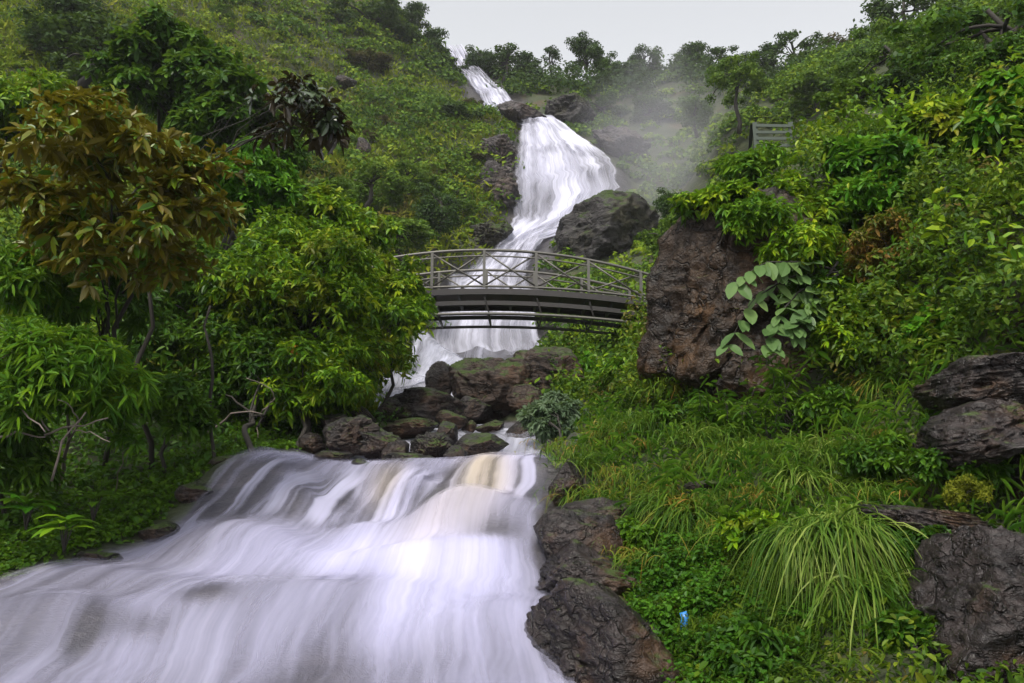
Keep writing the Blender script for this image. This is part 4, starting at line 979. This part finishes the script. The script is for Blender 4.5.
FTH = {'round': 2.6, 'tall': 3.0, 'open': 2.2, 'slender': 1.5, 'spread': 2.0, 'low': 1.7}
used = {}
def fartree(label, px, py, Y, k, hp, mat, wide=1.0, rz=0.0, group=None, name='tree'):
    """crown centre px, py; hp = half height of the crown in survey pixels"""
    sc = hp * Y / FPX / FTH[k]
    tr, cr = FT[k]
    if (k, mat.name) in used:
        tr, cr = used[(k, mat.name)]
    elif cr.materials:
        cr = cr.copy(); cr.materials.clear(); used[(k, mat.name)] = (tr, cr)
    else:
        used[(k, mat.name)] = (tr, cr)
    c = at(px, py, Y)
    e = plant(name, label, 'tree', tuple(c), tr, cr, BARK, mat, group, rz, (sc * wide, sc * wide, sc))
    return e
G1 = 'trees on the skyline'
fartree('small dark tree on the skyline just beside the head of the waterfall', 482, 62, 108, 'round', 20, LF_far, 1.1, .3, G1)
fartree('dark skyline tree between the waterfall head and the slender tree', 508, 66, 107, 'low', 18, LF_far, 1.2, 1.1, G1)
fartree('thin slender tree with a bare stem on the skyline', 552, 58, 106, 'slender', 16, LF_far, 1.1, 2.0, G1)
fartree('short skyline tree in the gap before the slender tree', 530, 74, 106, 'round', 15, LF_far, 1.2, 2.6, G1)
fartree('tallest dark skyline tree with a broad domed crown', 588, 58, 104, 'tall', 30, LF_far, 1.0, .7, G1)
fartree('stepped lower tree leaning on the tallest skyline tree', 608, 74, 103, 'round', 20, LF_far, 1.2, 1.9, G1)
fartree('round-topped skyline tree next after the tallest one', 645, 64, 101, 'round', 21, LF_far, 1.05, 3.1, G1)
fartree('low skyline tree filling the dip after the tallest one', 627, 78, 101, 'low', 15, LF_far, 1.3, 4.0, G1)
fartree('skyline tree with paired round crowns above the misty slope', 688, 62, 98, 'round', 24, LF_far, 1.25, 5.0, G1)
fartree('small-topped skyline tree above the lookout railing slope', 722, 62, 94, 'open', 20, LF_far, 1.1, .2, G1)
fartree('wide skyline tree with a ragged open top', 792, 52, 88, 'open', 24, LF_far, 1.25, 1.4, G1)
fartree('bushy skyline tree in the dip before the ragged open one', 756, 66, 91, 'round', 18, LF_far, 1.3, 2.2, G1)
fartree('reddish brown crown on the skyline among darker trees', 838, 58, 80, 'round', 26, LF_reddish, 1.2, 2.9, G1)
fartree('dark airy tree towering where the skyline climbs', 905, 14, 70, 'open', 32, LF_far, 1.4, 3.6, G1)
fartree('dark crown beside the airy towering tree, nearer to the open sky', 868, 44, 74, 'open', 24, LF_far, 1.1, 4.4, G1)
fartree('tree head on the shoulder where the grassy hillside meets the sky', 432, 46, 108, 'round', 22, LF_far, 1.1, 4.9, G1)
fartree('tuft-like small tree right at the lip of the uppermost fall', 463, 72, 106, 'slender', 9, LF_far, 1.3, 5.6, G1)
fartree('dark tree hanging over the upper edge of the grassy hillside', 412, 18, 106, 'round', 20, LF_far, 1.2, 5.2, G1)
G2 = 'trees on the wooded slope'
fartree('layered spreading tree with a visible forked trunk on the misty slope', 738, 82, 56, 'spread', 30, LF_farlight, .85, 1.0, G2)
fartree('broad green tree under the airy towering tree', 886, 62, 34, 'spread', 38, LF_farlight, .95, 2.5, G2)
fartree('large overhanging tree in the upper corner above the creeper wall', 990, 36, 21, 'spread', 62, LF_deep, 1.1, 3.0, G2)
fartree('dark tree between the broad green tree and the upper corner', 938, 50, 26, 'round', 42, LF_deep, 1.1, 4.2, G2)
fartree('pale bushy tree below the reddish crown', 822, 98, 54, 'low', 24, LF_farlight, 1.4, 5.1, G2)
fartree('light green tree at the edge of the drifting spray', 696, 112, 66, 'round', 22, LF_farlight, 1.2, 1.8, G2)
fartree('small dark tree low on the slope behind the huge rock', 672, 205, 44, 'round', 20, LF_far, 1.0, .4, G2)
fartree('pale small tree standing beside the bridge end in the spray', 668, 240, 36, 'low', 22, LF_farlight, 1.0, 1.2, G2)
fartree('dark leafy tree on the ridge above the dark outcrop', 602, 112, 90, 'low', 16, LF_far, 1.5, 1.9, G2)
fartree('rounded tree above the pinkish bare rock face', 650, 112, 86, 'round', 18, LF_far, 1.5, 2.4, G2)
fartree('olive tree in the hollow below the bushy skyline tree', 770, 108, 70, 'low', 20, LF_farlight, 1.6, 3.3, G2)
fartree('dark leafy tree rising straight behind the pale-tipped shrub', 955, 78, 20, 'round', 36, LF_deep, 1.1, 1.5, G2)
fartree('dark tree leaning over the slope above the glossy broad-leaved shrub', 1022, 66, 18.5, 'low', 36, LF_deep, 1.1, 2.7, G2)
fartree('mid green tree above the slender leaning sapling', 856, 100, 27, 'low', 22, LF_farlight, 1.3, 3.9, G2)
fartree('dark bushy tree between the leaning sapling and the pale-tipped shrub', 905, 96, 23, 'low', 26, LF_far, 1.2, 5.1, G2)
G3 = 'trees on the grassy hillside'
fartree('dark round tree at the foot of the hillside next to the cliff', 440, 212, 55, 'round', 32, LF_far, .95, .6, G3)
fartree('light green tree below the pinkish boulder', 372, 188, 50, 'low', 22, LF_farlight, 1.3, 1.4, G3)
fartree('green tree behind the dark glossy-leaved young tree', 330, 205, 40, 'low', 26, LF_farlight, 1.4, 2.8, G3)
fartree('rounded tree between the pinkish boulder and the cliff', 408, 180, 57, 'round', 20, LF_farlight, 1.4, 3.4, G3)
fartree('low tree just above the bridge railing at the hillside foot', 398, 238, 46, 'low', 22, LF_farlight, 1.4, 4.6, G3)
fartree('dark tree overlooking the slope behind the dense dark tree', 62, 30, 52, 'round', 44, LF_far, 1.4, 5.4, G3)
fartree('shaded tree high on the slope next to the dense dark tree', 100, 60, 44, 'low', 34, LF_far, 1.5, .9, G3)
fartree('dark thicket tree on the upper hillside close to the skyline', 372, 28, 98, 'low', 24, LF_far, 1.8, 2.2, G3)
fartree('small dark tree on the hillside edge above the uppermost cliff', 455, 122, 80, 'low', 16, LF_far, 1.6, 3.9, G3)

r0 = np.random.default_rng(77)
for i in range(44):
    px, py = r0.uniform(20, 480), r0.uniform(2, 230)
    q = hit(px, py)
    if q[1] < 38 or q[1] > 108 or river_inside(q[0], q[1]) > -1.5: continue
    kk = ('low', 'round', 'open')[i % 3]; mm = (LF_farlight, LF_far, LF_farlight, LF_reddish)[i % 4 if i % 8 else 3]
    hp = r0.uniform(6, 13)
    e = fartree('rounded bush dotting the grassy hillside', px, py, q[1], kk, hp, mm, r0.uniform(1.1, 1.7), r0.uniform(0, 6), 'bushes dotting the grassy hillside', )
    e.name = 'bush'; e['category'] = 'bush'; e.location = (q[0], q[1], q[2] + hp * q[1] / FPX * .6)
# ------------------------------------------------------------------ ground cover that nobody could count
cell_area = None
PG = np.stack([GX, GY, GZ], -1).reshape(NV, NS, 3)
e1 = PG[:-1, 1:] - PG[:-1, :-1]; e2 = PG[1:, :-1] - PG[:-1, :-1]
CN = np.cross(e1, e2); CA = np.linalg.norm(CN, axis=-1); CN = CN / CA[..., None]
CY = PG[:-1, :-1, 1]; CX = PG[:-1, :-1, 0]; CZ = PG[:-1, :-1, 2]
CIN = river_inside(CX.ravel(), CY.ravel()).reshape(CX.shape)
def scatter(n, mask, r0, power=2.0):
    w = (CA / (CY + 2) ** power * mask).ravel()
    k = r0.choice(len(w), n, p=w / w.sum())
    i, j = np.unravel_index(k, CA.shape)
    a, b = r0.random(n)[:, None], r0.random(n)[:, None]
    P = PG[i, j] * (1 - a) * (1 - b) + PG[i + 1, j] * a * (1 - b) + PG[i, j + 1] * (1 - a) * b + PG[i + 1, j + 1] * a * b
    return P, CN[i, j]
infan = (np.abs(CX) < (CY * .72 + 1.5)) * (CY < 122)
l_, r_ = river_edges(CY)
sideR = CX > (l_ + r_) / 2
RK = ROCK[:-1, :-1]
dryc = sstep(-.1, -.5, CIN / (1 + CY * .02))
r0 = np.random.default_rng(900)
def cover(name, n, mask, mat, L, W, hgt, seed, droop=.3, lumps=.3, up=.6, power=2.0, six=True):
    r0 = np.random.default_rng(seed)
    P, N = scatter(n, mask, r0, power)
    lf = np.clip(fbm(P / lumps, seed, 3) * 1.6 + .55, .08, 1.4)
    h = hgt * lf * r0.uniform(.0, 1, n) ** .6
    P = P + unit(N + np.array((0, 0, .5))) * h[:, None]
    D = unit(rnd_dir(n, r0) + N * .35 + np.array((0, -.15, 0)))
    NN = unit(N * .5 + np.array((0, -.1, up)) + r0.normal(0, .35, (n, 3)))
    s = r0.uniform(.6, 1.25, n)
    V, F = leaf_verts(P, D, NN, L * s, W * s, droop) if six else quad_verts(P, D, NN, L * s, W * s)
    return kind(link(name, mesh_np(name, V, F, False), mat), 'stuff')
near = (CY < 34)
corridor = 1 - (CY > 19) * (CY < 47) * (CX / CY > -.11) * (CX / CY < .05)
nolook = (1 - .95 * (np.abs(CX / CY - .315) < .085) * (CY > 12.4) * (CY < 14.8)) * (1 - ((np.abs(CX / CY - .335) < .055) * (CY > 15.8) * (CY < 22)))
bankL = near * (~sideR) * infan * dryc
bankR = near * corridor * sideR * infan * dryc
notrock = 1 - .93 * RK
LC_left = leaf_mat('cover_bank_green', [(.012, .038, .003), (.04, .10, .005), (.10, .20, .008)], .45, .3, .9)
LC_right = leaf_mat('cover_mixed_green', [(.012, .034, .004), (.035, .085, .006), (.085, .15, .009), (.15, .20, .012)], .42, .3, .7, patch=(.8, .54, .68, (.13, .06, .02)))
LC_clover = leaf_mat('cover_clover', [(.018, .06, .006), (.04, .12, .008), (.07, .18, .010)], .42, .35, 1.2)
LC_moss = leaf_mat('cover_moss_grass', [(.014, .036, .004), (.04, .085, .006), (.10, .15, .009)], .7, .3, 1.6, patch=(1.2, .6, .72, (.13, .07, .012)))
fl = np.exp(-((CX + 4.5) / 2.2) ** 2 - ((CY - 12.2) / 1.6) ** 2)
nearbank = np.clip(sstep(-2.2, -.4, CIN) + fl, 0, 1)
cover('ground_cover', 34000, bankL * notrock * (1 - .9 * nearbank), LF_deep, .15, .075, .30, 11)  # darker leaf colour away from the water stands in for the gully's canopy shade
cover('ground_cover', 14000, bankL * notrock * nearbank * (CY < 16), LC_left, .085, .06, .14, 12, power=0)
cover('creeper', 90000, bankR * notrock * (CZ > 3.2) * (CY > 9) * nolook, LC_right, .12, .062, 1.0, 13, lumps=1.1)
cover('creeper', 16000, bankR * notrock * (CZ > 3.8) * (CY > 9) * nolook, LF_bush, .20, .085, 1.1, 18, lumps=1.1)
cl = hit(690, 600); mo = hit(745, 590)
dcl = np.exp(-(((CX - cl[0]) / .9) ** 2 + ((CY - cl[1]) / 1.5) ** 2))
dmo = np.exp(-(((CX - mo[0]) / .7) ** 2 + ((CY - mo[1]) / 1.4) ** 2))
lowb = bankR * (CZ < 3.6) * (CY < 17)
cover('ground_cover', 22000, lowb * notrock, LC_moss, .11, .026, .20, 14, droop=.6, up=.9, power=1.5)
cover('clover', 15000, lowb * (dcl > .2) * dcl, LC_clover, .062, .052, .22, 15, lumps=.25, up=1.2, power=0)
cover('ground_cover', 12000, lowb * (dmo > .2) * dmo, LC_moss, .075, .016, .18, 16, droop=.7, up=1.0, power=0)
cover('ground_cover', 14000, lowb * notrock * (1 - np.clip(dcl * 1.5, 0, 1)), LC_right, .10, .055, .22, 17, power=1.5)

cover('bamboo_grass', 4500, lowb * notrock * (CZ > 1.3) * (1 - np.clip(dcl * 1.5, 0, 1)), LF_bamboo, .24, .026, .55, 19, droop=.7, up=.9, power=1.2, lumps=.6)
# hillside scrub: low bushes and sedge, each bush a mound of leaf clumps
def scrub(name, nb, per, mask, mat, size, leaf, seed, flat=.7, power=2.0):
    r0 = np.random.default_rng(seed)
    B, N = scatter(nb, mask, r0, power)
    rad = r0.uniform(*size, nb) * (.55 + B[:, 1] * .009)
    k = np.repeat(np.arange(nb), per)
    d = rnd_dir(nb * per, r0); d[:, 2] = np.abs(d[:, 2]) * 1.0 - .15
    d = unit(d)
    rr = rad[k] * r0.uniform(.35, 1.0, nb * per) ** .4 * r0.uniform(.8, 1.12, nb * per)
    P = B[k] + d * rr[:, None] * np.array((1, 1, flat))
    n = len(P)
    NN = unit(d + r0.normal(0, .5, (n, 3)) + np.array((0, 0, .3))); D = rnd_dir(n, r0)
    D = unit(D - NN * (D * NN).sum(1, keepdims=True) * .7)
    s = r0.uniform(.6, 1.3, n) * leaf * (.35 + P[:, 1] * .0105)
    V, F = quad_verts(P, D, NN, s, s * .6)
    return kind(link(name, mesh_np(name, V, F, False), mat), 'stuff')
far = (CY > 20) * infan * dryc
hillL = far * (~sideR); hillR = far * sideR
nr = (1 - .6 * RK) * (1 - (CY > 20) * (CY < 47) * (CX / CY > -.11) * (CX / CY < .05))
HS_scrub = leaf_mat('scrub_mixed', [(.008, .026, .003), (.032, .08, .005), (.095, .17, .007), (.18, .24, .010)], .6, .25, .09)
HS_light = leaf_mat('scrub_light', [(.05, .11, .005), (.13, .21, .007), (.22, .27, .010)], .6, .3, .12)
HS_sedge = leaf_mat('hillside_sedge', [(.06, .10, .006), (.14, .19, .008), (.24, .25, .012)], .7, .3, .10, patch=(.14, .52, .66, (.10, .07, .022)))
# terraces of bare sedge on the open part of the hillside
band = fbm(np.stack([CX.ravel() * .05, CY.ravel() * .02, CZ.ravel() * .16], -1), 71, 3).reshape(CX.shape)
openh = sstep(.12, -.12, band)
cover('sedge', 90000, hillL * nr, HS_sedge, .85, .22, .7, 31, droop=.5, up=.8, lumps=3.5, power=2.0, six=False)
scrub('scrub', 700, 110, hillL * nr * (.25 + openh), HS_light, (.35, .9), .34, 32, .65)
scrub('scrub', 1500, 120, hillL * nr * (1.05 - openh), HS_scrub, (.5, 2.0), .40, 33, .8)
scrub('scrub', 1500, 120, hillR * nr * (.2 + .8 * (band > -.1)), HS_scrub, (.6, 1.5), .40, 34, .85)
scrub('scrub', 420, 110, hillR * nr * (band < .12), HS_light, (.45, 1.1), .38, 35, .8)

# canopy of the forest along the ridge
crest = far * sstep(92, 100, CY * (1 + .0) + 0 * CX) * (CY < 118) + far * sideR * (CX > CY * .25) * (CY > CX * -1.9 + 132) * (CY < 110)
scrub('forest_canopy', 260, 240, np.clip(crest, 0, 1) * sideR, LF_far, (1.5, 2.9), .38, 36, 1.1, power=1.0)
# ------------------------------------------------------------------ air and spray
def box(name, lo, hi):
    lo = np.array(lo, float); hi = np.array(hi, float)
    V = np.array([[(lo, hi)[i][0], (lo, hi)[j][1], (lo, hi)[k][2]] for i in (0, 1) for j in (0, 1) for k in (0, 1)])
    F = np.array([(0, 1, 3, 2), (4, 6, 7, 5), (0, 4, 5, 1), (2, 3, 7, 6), (0, 2, 6, 4), (1, 5, 7, 3)])
    return mesh_np(name, V, F, False)
hm = bpy.data.materials.new('air_haze'); hm.use_nodes = True
ht = hm.node_tree; ht.nodes.clear()
ho = ht.nodes.new('ShaderNodeOutputMaterial'); hv = ht.nodes.new('ShaderNodeVolumePrincipled')
hv.inputs['Color'].default_value = (.86, .87, .93, 1); hv.inputs['Density'].default_value = .0003; hv.inputs['Anisotropy'].default_value = 0.0
ht.links.new(hv.outputs[0], ho.inputs['Volume'])
allz = PG[..., 2]
kind(link('haze', box('haze', (-300, -20, float(allz.min()) - 1), (300, 210, float(allz.max()) + 30)), hm), 'stuff')

def spray(name, c, rad, dens, seed, cut=.45, tint=(.92, .91, 1.0)):
    t = bpy.data.materials.new('water_spray'); t.use_nodes = True
    n = NT.__new__(NT); n.m = t; n.t = t.node_tree; n.t.nodes.clear(); n.out = n.n('ShaderNodeOutputMaterial')
    o = n.obj()
    ln = n.n('ShaderNodeVectorMath', _operation='LENGTH', in0=o).outputs['Value']
    ns = n.noise(o, 1.7, 4, .6)
    f = n.step(n.math('ADD', ln, n.math('MULTIPLY_ADD', ns, 1.0, -.5)), .95, .1)
    v = n.n('ShaderNodeVolumePrincipled'); v.inputs['Color'].default_value = (*tint, 1)
    n.set(v.inputs['Density'], n.math('MULTIPLY', f, dens))
    n.t.links.new(v.outputs[0], n.out.inputs['Volume'])
    V, F = ICO[4]
    ob = link(name, mesh_np(name, V, F), t, loc=tuple(c)); ob.scale = rad
    return kind(ob, 'stuff')
spray('mist', at(668, 160, 63), (10, 6.0, 12), .06, 1)
spray('mist', at(480, 345, 43), (5.0, 2.5, 2.6), .06, 2)
